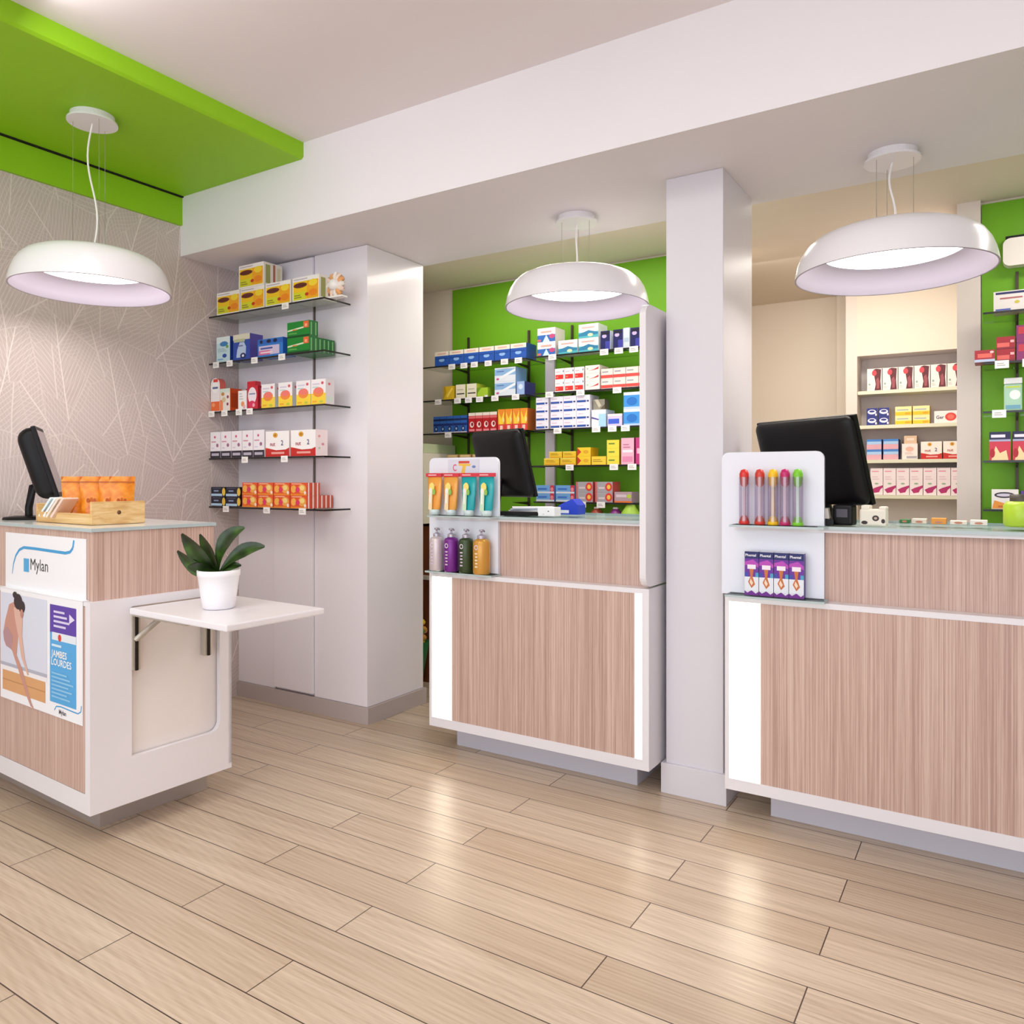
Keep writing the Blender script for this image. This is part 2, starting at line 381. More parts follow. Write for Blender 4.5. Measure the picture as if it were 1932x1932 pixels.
def spans(x0, x1, n): return [(x0+(x1-x0)*i/n, x0+(x1-x0)*(i+1)/n) for i in range(n)]
YF = 2.862
def sh(i): return f'{SHN[i]} corner shelf'
def gp(i): return f'cartons on the {SHN[i]} corner shelf'
# top: yellow cartons
HONEY = [('r', .03, .06, .97, .82, 'F0C516'), ('r', .55, .1, .97, .8, 'F2A81C'), ('r', .03, .06, .5, .38, 'D8D62A'), ('e', .3, .66, .26, .11, '6E2A20'), ('r', .1, .62, .5, .68, '51201C'), ('e', .78, .7, .16, .14, 'F6D733'), ('e', .55, .26, .07, .07, 'C2341C'), ('e', .78, .3, .16, .14, 'EE8A17'), ('l', .08, .12, .4, .3, 2, '8E8A2A'), ('l', .05, .86, .8, .96, 1, 'C9BCC8')]
HS = [('r', .1, .1, .35, .9, '9CA05A'), ('r', .5, .2, .62, .95, 'B06A4A'), ('r', .72, .05, .9, .85, 'D8CFA8')]
stock('carton', 'box', 'yellow carton with dark brown oval', sh(0), gp(0), [(-3.812, -3.606), (-3.606, -3.40), (-3.397, -3.191), (-3.186, -2.978)], YF, ZL[0]+.001, .13, .128, 'F4F0EC', HONEY, 'E9E4D8', HS)
stock('carton', 'box', 'yellow carton stacked alone above the yellow row', sh(0), None, [(-3.62, -3.405)], YF, ZL[0]+.130, .13, .128, 'F4F0EC', HONEY, 'E9E4D8', HS)
m = MB()
for i in range(12):
    a = 2*math.pi*i/12; m.tube([(0, 0, .066), (.045*math.cos(a), -.006, .066+.045*math.sin(a)), (.062*math.cos(a), 0, .066+.062*math.sin(a))], [.012, .016, .010], ['F0E8E0', 'E8A66A', 'F4D9C8'][i % 3], 6)
m.lathe([(0, -.03), (.028, -.026), (.034, 0), (.028, .02), (0, .03)], mat('F3EFEC', .4), 16, (0, -.008, .066)); m.box(-.05, .05, -.012, .03, 0, .008, 'F3EFEC')
tag(m.build('rosette_pack', None, (-2.898, 2.90, ZL[0]+.001)), 'round white and orange rosette pack at the right end of the top corner shelf', 'box')
price_tags([-3.223], 2.85, ZL[0], 'top corner shelf', None)
# second
stock('carton', 'box', 'pale blue carton with deep blue side', sh(1), None, [(-3.814, -3.69)], YF, ZL[1]+.001, .07, .145, 'C4DCE4', [('r', .0, .75, 1, 1, 'DCE8EA'), ('e', .55, .72, .3, .1, '3F7FB8'), ('e', .6, .25, .16, .08, '2747A0'), ('r', .1, .1, .5, .14, '5E9AC8'), ('e', .8, .6, .1, .06, '6FA84E'), ('l', .1, .4, .8, .56, 3, 'A3B8C0')], '1D3F96', [('r', .3, .2, .7, .5, '4A74C8')])
stock('carton', 'box', 'deep blue carton picturing a pale device', sh(1), None, [(-3.668, -3.52)], YF, ZL[1]+.001, .09, .145, '2A4AA8', [('r', 0, .78, 1, 1, 'DDD6C4'), ('r', .05, .7, .7, .82, 'B9BE9A'), ('p', [(.2, .1), (.75, .1), (.78, .5), (.66, .68), (.4, .68), (.25, .4)], 'B8CBE8'), ('e', .6, .16, .17, .11, '16245E'), ('e', .6, .16, .07, .05, 'E8EEF8'), ('l', .35, .5, .7, .6, 1, '6A6BA0')], '5A4FA6')
stock('carton', 'box', 'wide blue carton with pink wording panel', sh(1), None, [(-3.462, -3.251)], YF, ZL[1]+.001, .09, .098, '2F7ACB', [('r', .05, .12, .86, .62, 'D2C2DE'), ('r', .05, .12, .5, .36, 'DE6F9C'), ('l', .12, .38, .8, .58, 1, '3F55A8'), ('l', .12, .16, .8, .34, 1, 'F2DCE8'), ('r', 0, .72, 1, .95, '2A63BE'), ('e', .15, .86, .06, .1, '10163C'), ('e', .45, .86, .09, .1, '10163C'), ('e', .7, .86, .08, .1, '10163C')], '2560C0')
GRN = [('r', 0, 0, 1, .12, '0A4A1E'), ('p', [(.02, .4), (.95, .58), (.95, .68), (.02, .5)], 'DCE8C8'), ('r', .25, .44, .45, .52, 'E08A4A'), ('r', .74, .55, .97, .96, 'F0693A'), ('r', .8, .62, .9, .8, 'F7B08A'), ('l', .08, .18, .6, .34, 1, '6FB25A')]
stock('carton', 'box', 'green carton with orange corner', sh(1), gp(1), [(-3.225, -3.05)], YF, ZL[1]+.001, .029, .083, '14862E', GRN, '176C2C', [('r', .3, .1, .6, .9, '6BB36A')], layers=2)
for L, n in ((0, 6), (1, 2)):
    ref = None
    for k in range(1, n):
        if ref is None: ref = carton_mesh('carton', .17, .029, .083, '14862E', [], '176C2C', [('r', .3, .1, .6, .9, '7CBB74')]); o = ref
        else: o = ref.copy(); COL.objects.link(o)
        o.location = (-3.1375, YF+.0145+k*.0305, ZL[1]+.001+L*.0836)
        tag(o, f"green carton behind the orange-cornered {'upper' if L else 'lower'} one, {ORD[k]} back, second corner shelf", 'box', gp(1))
price_tags([-3.80, -3.68, -3.47, -3.25], 2.85, ZL[1], 'second corner shelf', 'price tags on the second corner shelf')
# third
m = MB(); m.prism(rrect(-.04, .04, 0, .193, .038, ('tl', 'tr')), -.02, .02, 'F1E9EA', side=mat('E06A5C', .4)); m.art([('r', 0.02, .02, .98, .3, 'EE6A34'), ('e', .5, .72, .36, .17, 'F8F4F4'), ('r', .2, .68, .8, .74, '5A6B9A'), ('e', .3, .2, .18, .06, 'F4A070'), ('r', .3, .88, .8, .97, 'E2473E')], .08, .193, -.02)
tag(m.build('carton', None, (-3.823, YF+.02, ZL[2]+.001)), 'tall round-topped orange and white pack at the wall end of the third corner shelf', 'box')
stock('carton', 'box', 'small cream carton with dark dots and orange side', sh(2), None, [(-3.783, -3.69)], YF, ZL[2]+.001, .08, .128, 'EFE6DC', [('r', 0, .82, 1, 1, 'D7E4D8'), ('r', 0, 0, .3, .5, 'F08A5A'), ('e', .78, .62, .1, .07, '93314E'), ('e', .76, .3, .1, .07, '93314E'), ('e', .4, .5, .18, .12, 'D9C49A'), ('e', .3, .76, .16, .08, 'C28A4A')], 'D8501A', [('r', .1, .15, .8, .8, 'B8400F')])
stock('carton', 'box', 'narrow white carton before the red bottle cap', sh(2), None, [(-3.623, -3.55)], YF, ZL[2]+.001, .03, .107, 'F5F1F1', [('l', .15, .5, .6, .9, 3, 'CFC7CC'), ('e', .55, .3, .2, .14, 'E8965E'), ('r', .6, .05, .85, .25, 'EAB2B8')])
stock('carton', 'box', 'red carton with white oval window', sh(2), None, [(-3.547, -3.455)], YF, ZL[2]+.001, .06, .129, 'C8233A', [('e', .48, .58, .4, .36, 'F1E4EC'), ('r', .2, .62, .76, .68, '7C8FB0'), ('e', .45, .2, .32, .16, 'D8365E'), ('e', .62, .16, .12, .08, 'F0A2B0')], 'B01A30', [('r', .3, .1, .5, .9, 'E88A94')])
t = thing('syrup_bottle', 'red bottle with square red cap standing behind narrow white carton', 'bottle', (-3.575, YF+.07, ZL[2]+.001))
MB().bbox(-.045, .045, -.025, .03, 0, .125, mat('A8172A', .25), .01).build('bottle_body', t); MB().bbox(-.035, .035, -.02, .022, .125, .165, mat('D42434', .3), .005).build('cap', t)
PEACH = [('r', .0, .0, 1, .44, 'F6D23C'), ('r', 0, .44, 1, 1, 'F4EEF0'), ('e', .5, .48, .36, .2, 'EE8A3C'), ('e', .5, .55, .3, .13, 'EF7A70'), ('e', .78, .84, .09, .06, 'D85A6A'), ('r', .1, .78, .6, .84, 'D9CFE2'), ('r', .1, .66, .5, .71, 'BFD8D6'), ('e', .7, .1, .12, .05, 'BAC848'), ('r', .1, .08, .4, .14, 'F0A82E')]
stock('carton', 'box', 'white and yellow carton with orange fruit bowl', sh(2), gp(2), [(-3.428, -3.317), (-3.292, -3.181), (-3.152, -3.045), (-3.041, -2.934)], YF, ZL[2]+.001, .06, .13, 'F4EEF0', PEACH, 'D9D2D6', [('e', .4, .8, .14, .05, 'D85A6A'), ('r', .1, .1, .8, .3, 'C9D8CC')], w=.107)
price_tags([-3.84, -3.725, -3.60, -3.51], 2.85, ZL[2], 'third corner shelf', 'price tags on the third corner shelf')
# fourth
WB = [('r', 0, 0, 1, .26, '2D2834'), ('r', .12, .08, .85, .18, 'B9B2C2'), ('e', .45, .8, .09, .05, 'C85A7A'), ('r', .1, .6, .55, .64, 'D0899A'), ('e', .7, .48, .12, .07, 'A06A8A'), ('r', .12, .36, .4, .4, 'DCCBE0')]
stock('carton', 'box', 'white carton with black wording base', sh(3), gp(3), spans(-3.868, -3.402, 5), YF, ZL[3]+.001, .09, .15, 'F1EBF0', WB, 'E6E0E6')
NUT = [('p', [(0, 0), (1, 0), (1, .34), (.85, .27), (.45, .25), (.12, .33), (0, .3)], 'C4241E'), ('r', .25, .1, .8, .18, 'E8A49A'), ('p', [(0, .3), (.12, .33), (0, .36)], 'E8542E'), ('t', 'nut', .2, .42, .16, 'A8243E', .4), ('t', '2', .66, .44, .2, '5A4A7A'), ('e', .42, .84, .1, .1, 'E0A32E'), ('e', .42, .84, .05, .05, 'B87A1E')]
stock('carton', 'box', "white carton lettered 'nut 2' over red wave", sh(3), gp(3), [(-3.397, -3.203), (-3.198, -3.004)], YF, ZL[3]+.001, .085, .138, 'F5F0F0', NUT, 'F0DFE0', [('e', .3, .75, .1, .05, 'E09A9A'), ('e', .6, .45, .12, .05, 'D98A9A'), ('e', .3, .3, .1, .04, 'B9C8A8')])
price_tags([-3.55, -3.23], 2.85, ZL[3], 'fourth corner shelf', 'price tags on the fourth corner shelf')
# lowest
BB = [('r', .0, .06, .8, .3, 'B4D2EC'), ('e', .92, .5, .12, .42, 'EBC24A'), ('r', .2, .52, .55, .66, '8FA3C8'), ('r', .1, .84, .7, .9, '5A5F72')]
stock('carton', 'box', 'black and blue striped carton', sh(4), gp(4), [(-3.862, -3.735), (-3.731, -3.604)], YF, ZL[4]+.001, .08, .055, '1E1D30', BB, '15131E', layers=2)
OR = [('r', 0, 0, 1, .14, 'F08A2A'), ('e', .2, .5, .16, .3, 'F4B24A'), ('e', .72, .52, .24, .36, 'F1A84E'), ('e', .72, .6, .14, .2, 'F6D884'), ('e', .45, .45, .13, .2, 'E2386A'), ('r', .1, .86, .7, .95, 'F6B08A'), ('e', .9, .22, .07, .14, 'F7E6DC')]
STR = [('r', .25, 0, .55, 1, 'F3DDD6')]
stock('carton', 'box', 'orange fruit-pattern carton', sh(4), gp(4), spans(-3.59, -3.07, 4), YF, ZL[4]+.001, .03, .068, 'E9562A', OR, 'D2492A', STR, layers=2)
for L, n in ((0, 6), (1, 3)):
    ref = None
    for k in range(1, n):
        if ref is None: ref = carton_mesh('carton', .126, .03, .068, 'E9562A', [], 'C9503A', STR); o = ref
        else: o = ref.copy(); COL.objects.link(o)
        o.location = (-3.135, YF+.015+k*.0312, ZL[4]+.001+L*.0686)
        tag(o, f"white-striped orange carton end, {'upper' if L else 'lower'} layer, {ORD[k]} from front, lowest corner shelf", 'box', gp(4))
price_tags([-3.712, -3.37, -3.093], 2.85, ZL[4], 'lowest corner shelf', 'price tags on the lowest corner shelf')

# ------------------------------------------------------------------ service counters
def hpanel(mb, x0, x1, y0, y1, z0, z1, r, m, corners, tf=None): return mb.prism(rrect(x0, x1, z0, z1, r, corners), y0, y1, m, tf=tf)
def counter(label, x0, x1, left_glow, right_glow, panel, end):
    X0 = x0; w = x1-x0; t = thing('service_counter', label, 'counter', (x0, 2.93, 0))
    zt = .857; zb = .12
    c = MB(); c.box(0, .016, 0, .60, zb, zt, M_LAM); c.box(w-.03, w, 0, .16, zb, zt, M_LAM); c.box(w-.03, w, .16, .60, zb, zt, M_LAM)
    c.box(.016, w-.03, 0, .60, zt-.02, zt, M_LAM); c.box(.016, w-.03, 0, .60, zb, zb+.043, M_LAM); c.box(.016, w-.03, .03, .045, zb+.043, zt-.02, M_LAM)
    c.build('carcass', t)
    MB().box(.133, w-right_glow[0] if right_glow else w-.03, .002, .030, zb+.043, zt-.02, M_WOOD).build('front_panel', t)
    MB().box(.016, .133, .014, .030, zb+.043, zt-.02, M_GLOW).build('light_strip', t)
    if right_glow: MB().box(w-right_glow[0], w-.03, .014, .030, zb+.043, zt-.02, M_GLOW).build('light_strip', t)
    MB().box(.14, w-.02 if end else w-.1, .13, .62, 0, zb, M_KICK).build('plinth', t) if not end else MB().box(.07, w-.105, .13, .55, 0, zb, M_KICK).build('plinth', t)
    up = MB(); up.box(panel[1]-X0-.03, w-(.03 if end else 0), .065, .085, zt, 1.116, M_WOOD); up.build('upper_panel', t)
    MB().box(panel[0]-X0+.05, w-.03, .04, .62, 1.108, 1.118, M_LAM).build('worktop', t)
    MB().box(panel[1]-X0-.02, w-(.03 if end else 0), .03, .60, 1.119, 1.131, M_GEDGE2, mt=M_GTOP).build('glass_top', t)
    p = MB(); hpanel(p, panel[0]-X0, panel[1]-X0, .045, .063, zt+.002, 1.405, .028, mat('E9EBF6', .3), ('tl', 'tr')); p = p.build('display_panel', t)
    for zz, yy in ((1.131, -.045), (.866, -.035)):
        g = MB(); g.box(panel[0]-X0+(.055 if zz > 1 else .035), panel[1]-X0+.015, yy, .045, zz-.008, zz, M_GEDGE2, mt=M_GTOP); g.build('display_shelf', p)
    if end:
        e = MB(); e.prism(rrect(-.03, .56, zt+.008, 2.01, .05, ('bl', 'tl')), w-.028, w-.001, M_LAM, axis='x'); e.build('end_panel', t)
    return t
counter('wood-fronted pharmacy counter with tall white end panel, left of the column', -2.31, -1.188, True, (.063,), (-2.345, -1.945), True)
counter('wide wood-fronted pharmacy counter right of the column, running out of frame', -.879, 1.6, True, (.1,), (-.905, -.53), False)

# left island counter
CX, CY, CA = -2.687, 1.5, R(-2.8)
t = thing('island_counter', 'left island counter with white end, wood bands and flip-up shelf', 'counter', (CX, CY, 0), CA)
zb, zt = .12, .868
c = MB(); L = -1.155
c.box(L, 0, .012, .018, zb, zt, M_LAM); c.box(L, 0, 0, .012, zb, .19, M_LAM); c.box(-.034, 0, 0, .012, .19, zt, M_LAM); c.box(L, -.034, 0, .012, .853, zt, M_LAM)
c.box(L, 0, .018, .57, zt-.02, zt, M_LAM); c.box(L, -.02, .018, .57, zb, zb+.02, M_LAM); c.box(L, 0, .555, .57, zb+.02, zt-.02, M_LAM)
# end wall (x = 0) with a rounded recess
c.box(-.02, 0, .018, .15, zb, zt-.02, M_LAM); c.box(-.02, 0, .515, .57, zb, zt-.02, M_LAM); c.box(-.02, 0, .15, .515, zb, .285, M_LAM)
c.box(-.02, 0, .15, .515, .836, zt-.02, M_LAM)
# fillet in the recess corner
pts = [(.515, .285)] + [(.515-.04+.04*math.sin(R(a)), .285+.04-.04*math.cos(R(a))) for a in range(0, 91, 15)]
c.prism(pts, -.02, 0, M_LAM, axis='x'); c.box(-.045, -.026, .13, .53, .27, .85, mat('ECE4E1', .4))
c.build('carcass', t)
MB().box(L, -.036, -.0, .010, .192, .851, M_WOOD).build('front_panel', t)
u = MB(); u.box(L, -.02, .02, .50, zt, 1.113, M_WOOD); u.build('upper_panel', t)
MB().box(L, -.014, .012, .508, 1.114, 1.127, M_GEDGE2, mt=mat('E8ECEC', .1)).build('glass_top', t)
MB().box(L, -.158, .115, .56, 0, zb, mat('B3A9A4', .3, metal=.3)).build('plinth', t)
fs = MB(); fs.bbox(.02, .60, .13, .535, .812, .835, M_LAM, .005); fs = fs.build('flip_up_shelf', t)
for yy in (.165, .46):
    k = MB(); k.bbox(-.024, .004, yy-.016, yy+.016, .60, .812, M_STEEL, .002); k.box(.004, .010, yy-.005, yy+.005, .60, .80, M_DARKMETAL)
    k.tube([(.006, yy, .715), (.16, yy, .806)], .010, M_STEEL, 6); k.bbox(.0, .34, yy-.014, yy+.014, .800, .812, M_STEEL, .002)
    k.build('folding_bracket', t)
# poster across the two levels
def poster():
    m = MB(); W_ = mat('F5F5FA', .3)
    m.box(-.706, -.062, .0165, .019, .868, 1.088, W_); m.box(-.700, -.045, -.004, -.0015, .43, .868, W_); m.box(-.700, -.045, -.004, .019, .8685, .8705, W_)
    y1 = .0165; y0 = -.004
    # upper: blue swoosh, square and name
    def strip(pts, wd, c, y):
        for (a, b) in zip(pts[:-1], pts[1:]):
            dx, dz = b[0]-a[0], b[1]-a[1]; q = math.hypot(dx, dz) or 1; nx, nz = -dz/q, dx/q
            w0, w1 = a[2]*wd, b[2]*wd
            m.poly([(a[0]-nx*w0, y, a[1]-nz*w0), (b[0]-nx*w1, y, b[1]-nz*w1), (b[0]+nx*w1, y, b[1]+nz*w1), (a[0]+nx*w0, y, a[1]+nz*w0)], c)
    sw = [(-.645, .925, .3), (-.635, .965, .6), (-.615, .998, .8), (-.585, 1.022, 1), (-.545, 1.034, 1), (-.45, 1.034, 1), (-.33, 1.032, 1), (-.21, 1.03, 1), (-.175, 1.036, 1), (-.155, 1.052, 1), (-.148, 1.08, .9)]
    strip(sw, .0055, '3F9FD8', y1-.0006)
    m.art([('r', 0, 0, 1, 1, '4FA9DE')], .044, .052, y1-.0004, x0=-.545, z0=.940); m.text('Mylan', -.488, .951, .046, '2C2830', y1-.0006, bold=False, maxw=.2)
    # lower: bathroom photo with a bending person, purple pack and blue column
    A = lambda els, yo=0: m.art(els, .655, .438, y0+yo, x0=-.700, z0=.430)
    A([('r', .0, .32, .60, .96, 'D9DCEC'), ('r', .0, .29, .60, .33, 'B3B4C4'), ('r', .0, .26, .60, .30, 'F1EEF0'), ('r', .03, .08, .58, .26, 'D9A26E'), ('r', .03, .17, .58, .18, 'C08A58'),
       ('p', [(.12, .86), (.2, .9), (.26, .84), (.27, .7), (.24, .6), (.22, .42), (.3, .3), (.36, .16), (.41, .04), (.44, .0), (.40, .01), (.34, .1), (.24, .3), (.16, .45), (.07, .5), (.04, .6), (.07, .72)], 'C99282'),
       ('p', [(.18, .84), (.27, .86), (.3, .74), (.29, .6), (.33, .4), (.38, .28), (.36, .27), (.28, .42), (.24, .6), (.2, .74)], 'DDB3A2'),
       ('p', [(.04, .6), (.09, .66), (.17, .58), (.15, .46), (.08, .48), (.05, .53)], 'B58C92'),
       ('e', .24, .9, .055, .07, '2A1C22'), ('e', .29, .86, .04, .055, '2A1C22'), ('e', .2, .955, .03, .03, '2A1C22'), ('e', .29, .80, .02, .04, 'C08878')])
    A([('r', .635, .115, .935, .70, '52A8E2'), ('r', .635, .70, .935, .935, '5A3CA6'), ('r', .66, .64, .935, .705, 'E3EAF4'), ('e', .75, .665, .02, .03, 'D8432E'),
       ('l', .68, .74, .86, .9, 4, 'DCD2F0'), ('p', [(.86, .8), (.92, .84), (.86, .88)], 'E4DCF4'), ('t', 'JAMBES', .655, .50, .058, 'F4F8FC', .19), ('t', 'LOURDES', .655, .43, .058, 'F4F8FC', .23),
       ('l', .66, .575, .82, .62, 1, 'CFE6F6'), ('l', .66, .15, .91, .38, 7, '8CC6EC')], -.0001)
    strip([(-.25, .452, 1), (-.235, .468, 1), (-.20, .472, 1), (-.12, .469, 1), (-.075, .468, 1), (-.055, .478, 1), (-.05, .50, 1)], .0022, '3F9FD8', y0-.0006)
    m.text('Mylan', -.215, .444, .017, '4A4650', y0-.0006, maxw=.09)
    return m
p = poster().build('poster', None, (CX, CY, 0), CA); tag(p, "white and blue 'Mylan' poster with bending woman, taped to the island counter front", 'poster')

# ------------------------------------------------------------------ pendant lamps
def lamp(x, y, r, zr, zc, label, wavy):
    t = thing('pendant_lamp', label, 'lamp', (x, y, zc), 0, None)
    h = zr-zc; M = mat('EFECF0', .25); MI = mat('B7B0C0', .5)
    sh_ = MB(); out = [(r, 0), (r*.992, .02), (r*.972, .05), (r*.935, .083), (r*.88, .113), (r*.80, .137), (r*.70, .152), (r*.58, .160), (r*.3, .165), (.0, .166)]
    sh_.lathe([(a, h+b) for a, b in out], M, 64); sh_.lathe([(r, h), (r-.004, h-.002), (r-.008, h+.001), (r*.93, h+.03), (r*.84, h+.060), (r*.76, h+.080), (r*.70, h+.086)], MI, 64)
    sh_ = sh_.build('lamp_shade', t)
    MB().lathe([(r*.70, h+.0855), (r*.64, h+.082), (r*.3, h+.078), (0, h+.077)], M_LAMPGLOW, 48).build('diffuser', t)
    MB().lathe([(0, 0), (.088, 0), (.088, -.026), (.1, -.026), (.1, -.034), (0, -.034)], M, 40, smooth=False).build('canopy', t)
    top = h+.166; n = 16; pts = []
    for i in range(n+1):
        f = i/n; z = -.034+(top+.034)*f; pts.append((-wavy*math.sin(f*math.pi*2)*.020, -wavy*math.sin(f*math.pi*2)*.010, z))
    MB().tube(pts, .004, mat('F2EEEC', .4), 8).build('cord', t)
    for k in range(3):
        a = R(90+120*k+20); MB().tube([(.075*math.cos(a), .075*math.sin(a), -.034), (.075*math.cos(a), .075*math.sin(a), top-.004)], .0009, mat('9A938A', .4, metal=.6), 6).build('suspension_wire', t)
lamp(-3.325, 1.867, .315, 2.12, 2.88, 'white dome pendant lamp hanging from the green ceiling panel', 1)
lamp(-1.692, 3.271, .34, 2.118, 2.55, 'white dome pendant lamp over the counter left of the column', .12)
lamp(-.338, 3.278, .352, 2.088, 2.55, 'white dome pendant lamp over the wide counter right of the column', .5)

# ------------------------------------------------------------------ things on the island counter
def monitor(x, y, z, az, tilt, w, h, label, base_z, base_xy, th=.03, neck=True):
    """screen faces local +y; az rotates about z, tilt leans the top backwards (-y)"""
    t = thing('monitor', label, 'monitor', (base_xy[0], base_xy[1], base_z))
    T = Matrix.Translation((x-base_xy[0], y-base_xy[1], z-base_z)) @ Matrix.Rotation(az, 4, 'Z') @ Matrix.Rotation(tilt, 4, 'X')
    m = MB(); m.bbox(-w/2, w/2, -.006, .012, -h/2, h/2, M_BLK, .004, T)
    rings = []; nn = 7
    for q in range(nn):
        f = q/(nn-1); k = 1-.38*f**2.2; k = k if q else .985; rings.append([T @ Vector((u*k, -.006-th*1.35*math.sin(f*math.pi/2), v*k)) for u, v in rrect(-w/2, w/2, -h/2, h/2, .03)])
    vs = [p for r_ in rings for p in r_]; n_ = len(rings[0]); fs = [(a*n_+b, a*n_+(b+1) % n_, (a+1)*n_+(b+1) % n_, (a+1)*n_+b) for a in range(nn-1) for b in range(n_)] + [tuple(range((nn-1)*n_, nn*n_))]
    m.geo(vs, fs, M_BLK, True); m.build('housing', t)
    MB().box(-w*.46, w*.46, .0122, .0132, -h*.44, h*.44, mat('A0949A', .3), tf=T).build('screen', t)
    s = MB(); p0 = T @ Vector((0, -th, -h*.2)); s.tube([p0, (p0.x*.35, p0.y*.35, max(p0.z-.03, .07)), (0, 0, .05), (0, 0, .008)], .016, M_BLK, 8); s.build('stand_neck', t)
    MB().lathe([(0, .014), (.06, .013), (.095, .009), (.1, 0), (0, 0)], M_BLK, 28).build('stand_base', t)
    return t
az = math.atan2(-.545, .838)
monitor(-3.53, 1.785, 1.375, az, R(17), .26, .315, 'black monitor seen edge-on at the left end of the island counter', 1.128, (-3.60, 1.74), .05)
t = thing('card_terminal', 'small black handset with loose cable left of the edge-on monitor', 'handset', (-3.735, 1.60, 1.128))
m = MB(); m.tube([(-.105, 0, .012), (-.02, .02, .03), (.03, .035, .075), (.05, .045, .095)], [.012, .011, .015, .013], M_BLK, 8); m.build('handset', t)
m = MB(); m.tube([(-.02, .02, .012), (.03, -.02, .006), (.08, -.02, .005), (.09, .0, .006), (.07, .03, .006), (.02, .06, .005), (-.11, .05, .005)], .004, M_BLK, 6); m.build('cable', t)
# crate
PINE = NT('pine_wood'); PINE.l(PINE.ramp(PINE.noise(PINE.pos((2, 12, 60)), 1.2, 3, .5, .3), [(.3, 'C99A5E'), (.5, 'DDB57A'), (.7, 'EACB98')]), PINE.b.inputs['Base Color']); PINE.b.inputs['Roughness'].default_value = .6
t = thing('wooden_crate', 'low pine crate holding amber pouches on the island counter', 'crate', (-3.11, 1.735, 1.128), R(-2.8))
MB().box(-.22, .22, -.10, .10, .004, .012, PINE.m).build('base_board', t)
MB().bbox(-.22, .212, -.105, -.095, .0, .042, PINE.m, .002).build('front_board', t); MB().bbox(-.22, .212, .095, .105, .0, .042, PINE.m, .002).build('rear_board', t)
MB().bbox(.212, .225, -.105, .105, 0, .088, PINE.m, .002).build('end_board', t); MB().bbox(-.225, -.212, -.105, .105, 0, .075, PINE.m, .002).build('end_board', t)
e = MB(); e.lathe([(0, 0), (.007, 0), (.008, .0008), (0, .0012)], '6A4020', 12, tf=Matrix.Translation((.2255, 0, .045)) @ Matrix.Rotation(R(90), 4, 'Y')); e.build('wood_knot', t)
AMB = NT('amber_film'); AMB.l(AMB.ramp(AMB.noise(AMB.pos((1, 1, 1)), 28, 3), [(.3, 'C96A10'), (.5, 'E8891C'), (.7, 'F4A83A')]), AMB.b.inputs['Base Color']); AMB.b.inputs['Roughness'].default_value = .22
def add_pouch(x, y, rz, label):
    w, h = .094, .172; t = thing('amber_pouch', label, 'pouch', (x, y, 1.141), rz, 'amber pouches in the pine crate')
    m = MB(); vs = []; fs = []; nu, nv = 8, 10
    for s_ in (-1, 1):
        for j in range(nv+1):
            for i in range(nu+1):
                u = i/nu; v = j/nv; ww = w*(.82+.18*v); bul = .020*math.sin(math.pi*u)**.6*(1-v)**.6
                vs.append(((u-.5)*ww, s_*bul, v*h))
    for s_ in (0, 1):
        for j in range(nv):
            for i in range(nu):
                a = s_*(nu+1)*(nv+1)+j*(nu+1)+i; fs.append((a, a+1, a+nu+2, a+nu+1))
    m.geo(vs, fs, AMB.m, True); m.build('pouch_body', t)
    q = MB(); q.box(-w*.47, w*.47, -.0085, .0085, h*.86, h*.885, mat('B86012', .4)); q.build('zip_seal', t)
    q = MB(); q.art([('e', .3, .5, .1, .16, 'B5520C'), ('r', .45, .3, .55, .7, 'C4600F'), ('e', .7, .5, .08, .14, 'B5520C')], .06, .06, -.0205, z0=.045); q.build('label_print', t)
for i, (x, y, rz) in enumerate(((-3.20, 1.72, R(48)), (-3.12, 1.752, R(48)), (-3.04, 1.785, R(48)), (-2.965, 1.785, R(55)))):
    add_pouch(x, y, rz, f'amber stand-up pouch, {ORD[i]} from left in the pine crate')
for i, (x, y, rz, c) in enumerate(((-3.295, 1.685, .3, 'DDEBF0'), (-3.25, 1.68, .3, 'EEF2F4'), (-3.205, 1.668, .3, 'E8D8C8'), (-3.16, 1.662, .3, 'E9CDBE'))):
    m = MB(); T = Matrix.Rotation(R(-52), 4, 'Y'); 
    m.bbox(-.048, .048, -.040, .040, -.005, .005, mat(c, .35), .003, T @ Matrix.Rotation(0, 4, 'X')); m.box(-.02, .02, -.03, .03, .0052, .006, mat('C9B5A8' if i > 1 else 'A9C8D8', .4), tf=T)
    o = m.build('sachet', None, (x, y, 1.188), rz); tag(o, f"{['pale blue', 'white', 'cream', 'peach'][i]} sachet leaning in the low end of the pine crate", 'sachet', 'sachets in the pine crate')

# potted plant
t = thing('potted_plant', 'white pot with broad dark green leaves on the flip-up shelf', 'plant', (-2.385, 1.80, .836))
pot = MB(); pot.lathe([(0, 0), (.052, 0), (.056, .004), (.064, .06), (.071, .115), (.074, .118), (.0745, .138), (.070, .139), (.067, .118), (.0, .112)], mat('F4F2F6', .3), 40); pot.build('pot', t)
MB().lathe([(.067, .122), (.04, .128), (0, .126)], mat('3B2A22', .9), 20).build('soil', t)
LEAF = NT('leaf_green'); LEAF.l(LEAF.ramp(LEAF.noise(LEAF.pos((1, 1, 1)), 18, 2), [(.35, '1B2A12'), (.55, '2A4316'), (.75, '40611F')]), LEAF.b.inputs['Base Color']); LEAF.b.inputs['Roughness'].default_value = .3
import itertools
rv = Vector((.847, .532, 0)); fv = Vector((-.532, .847, 0)); zv = Vector((0, 0, 1))
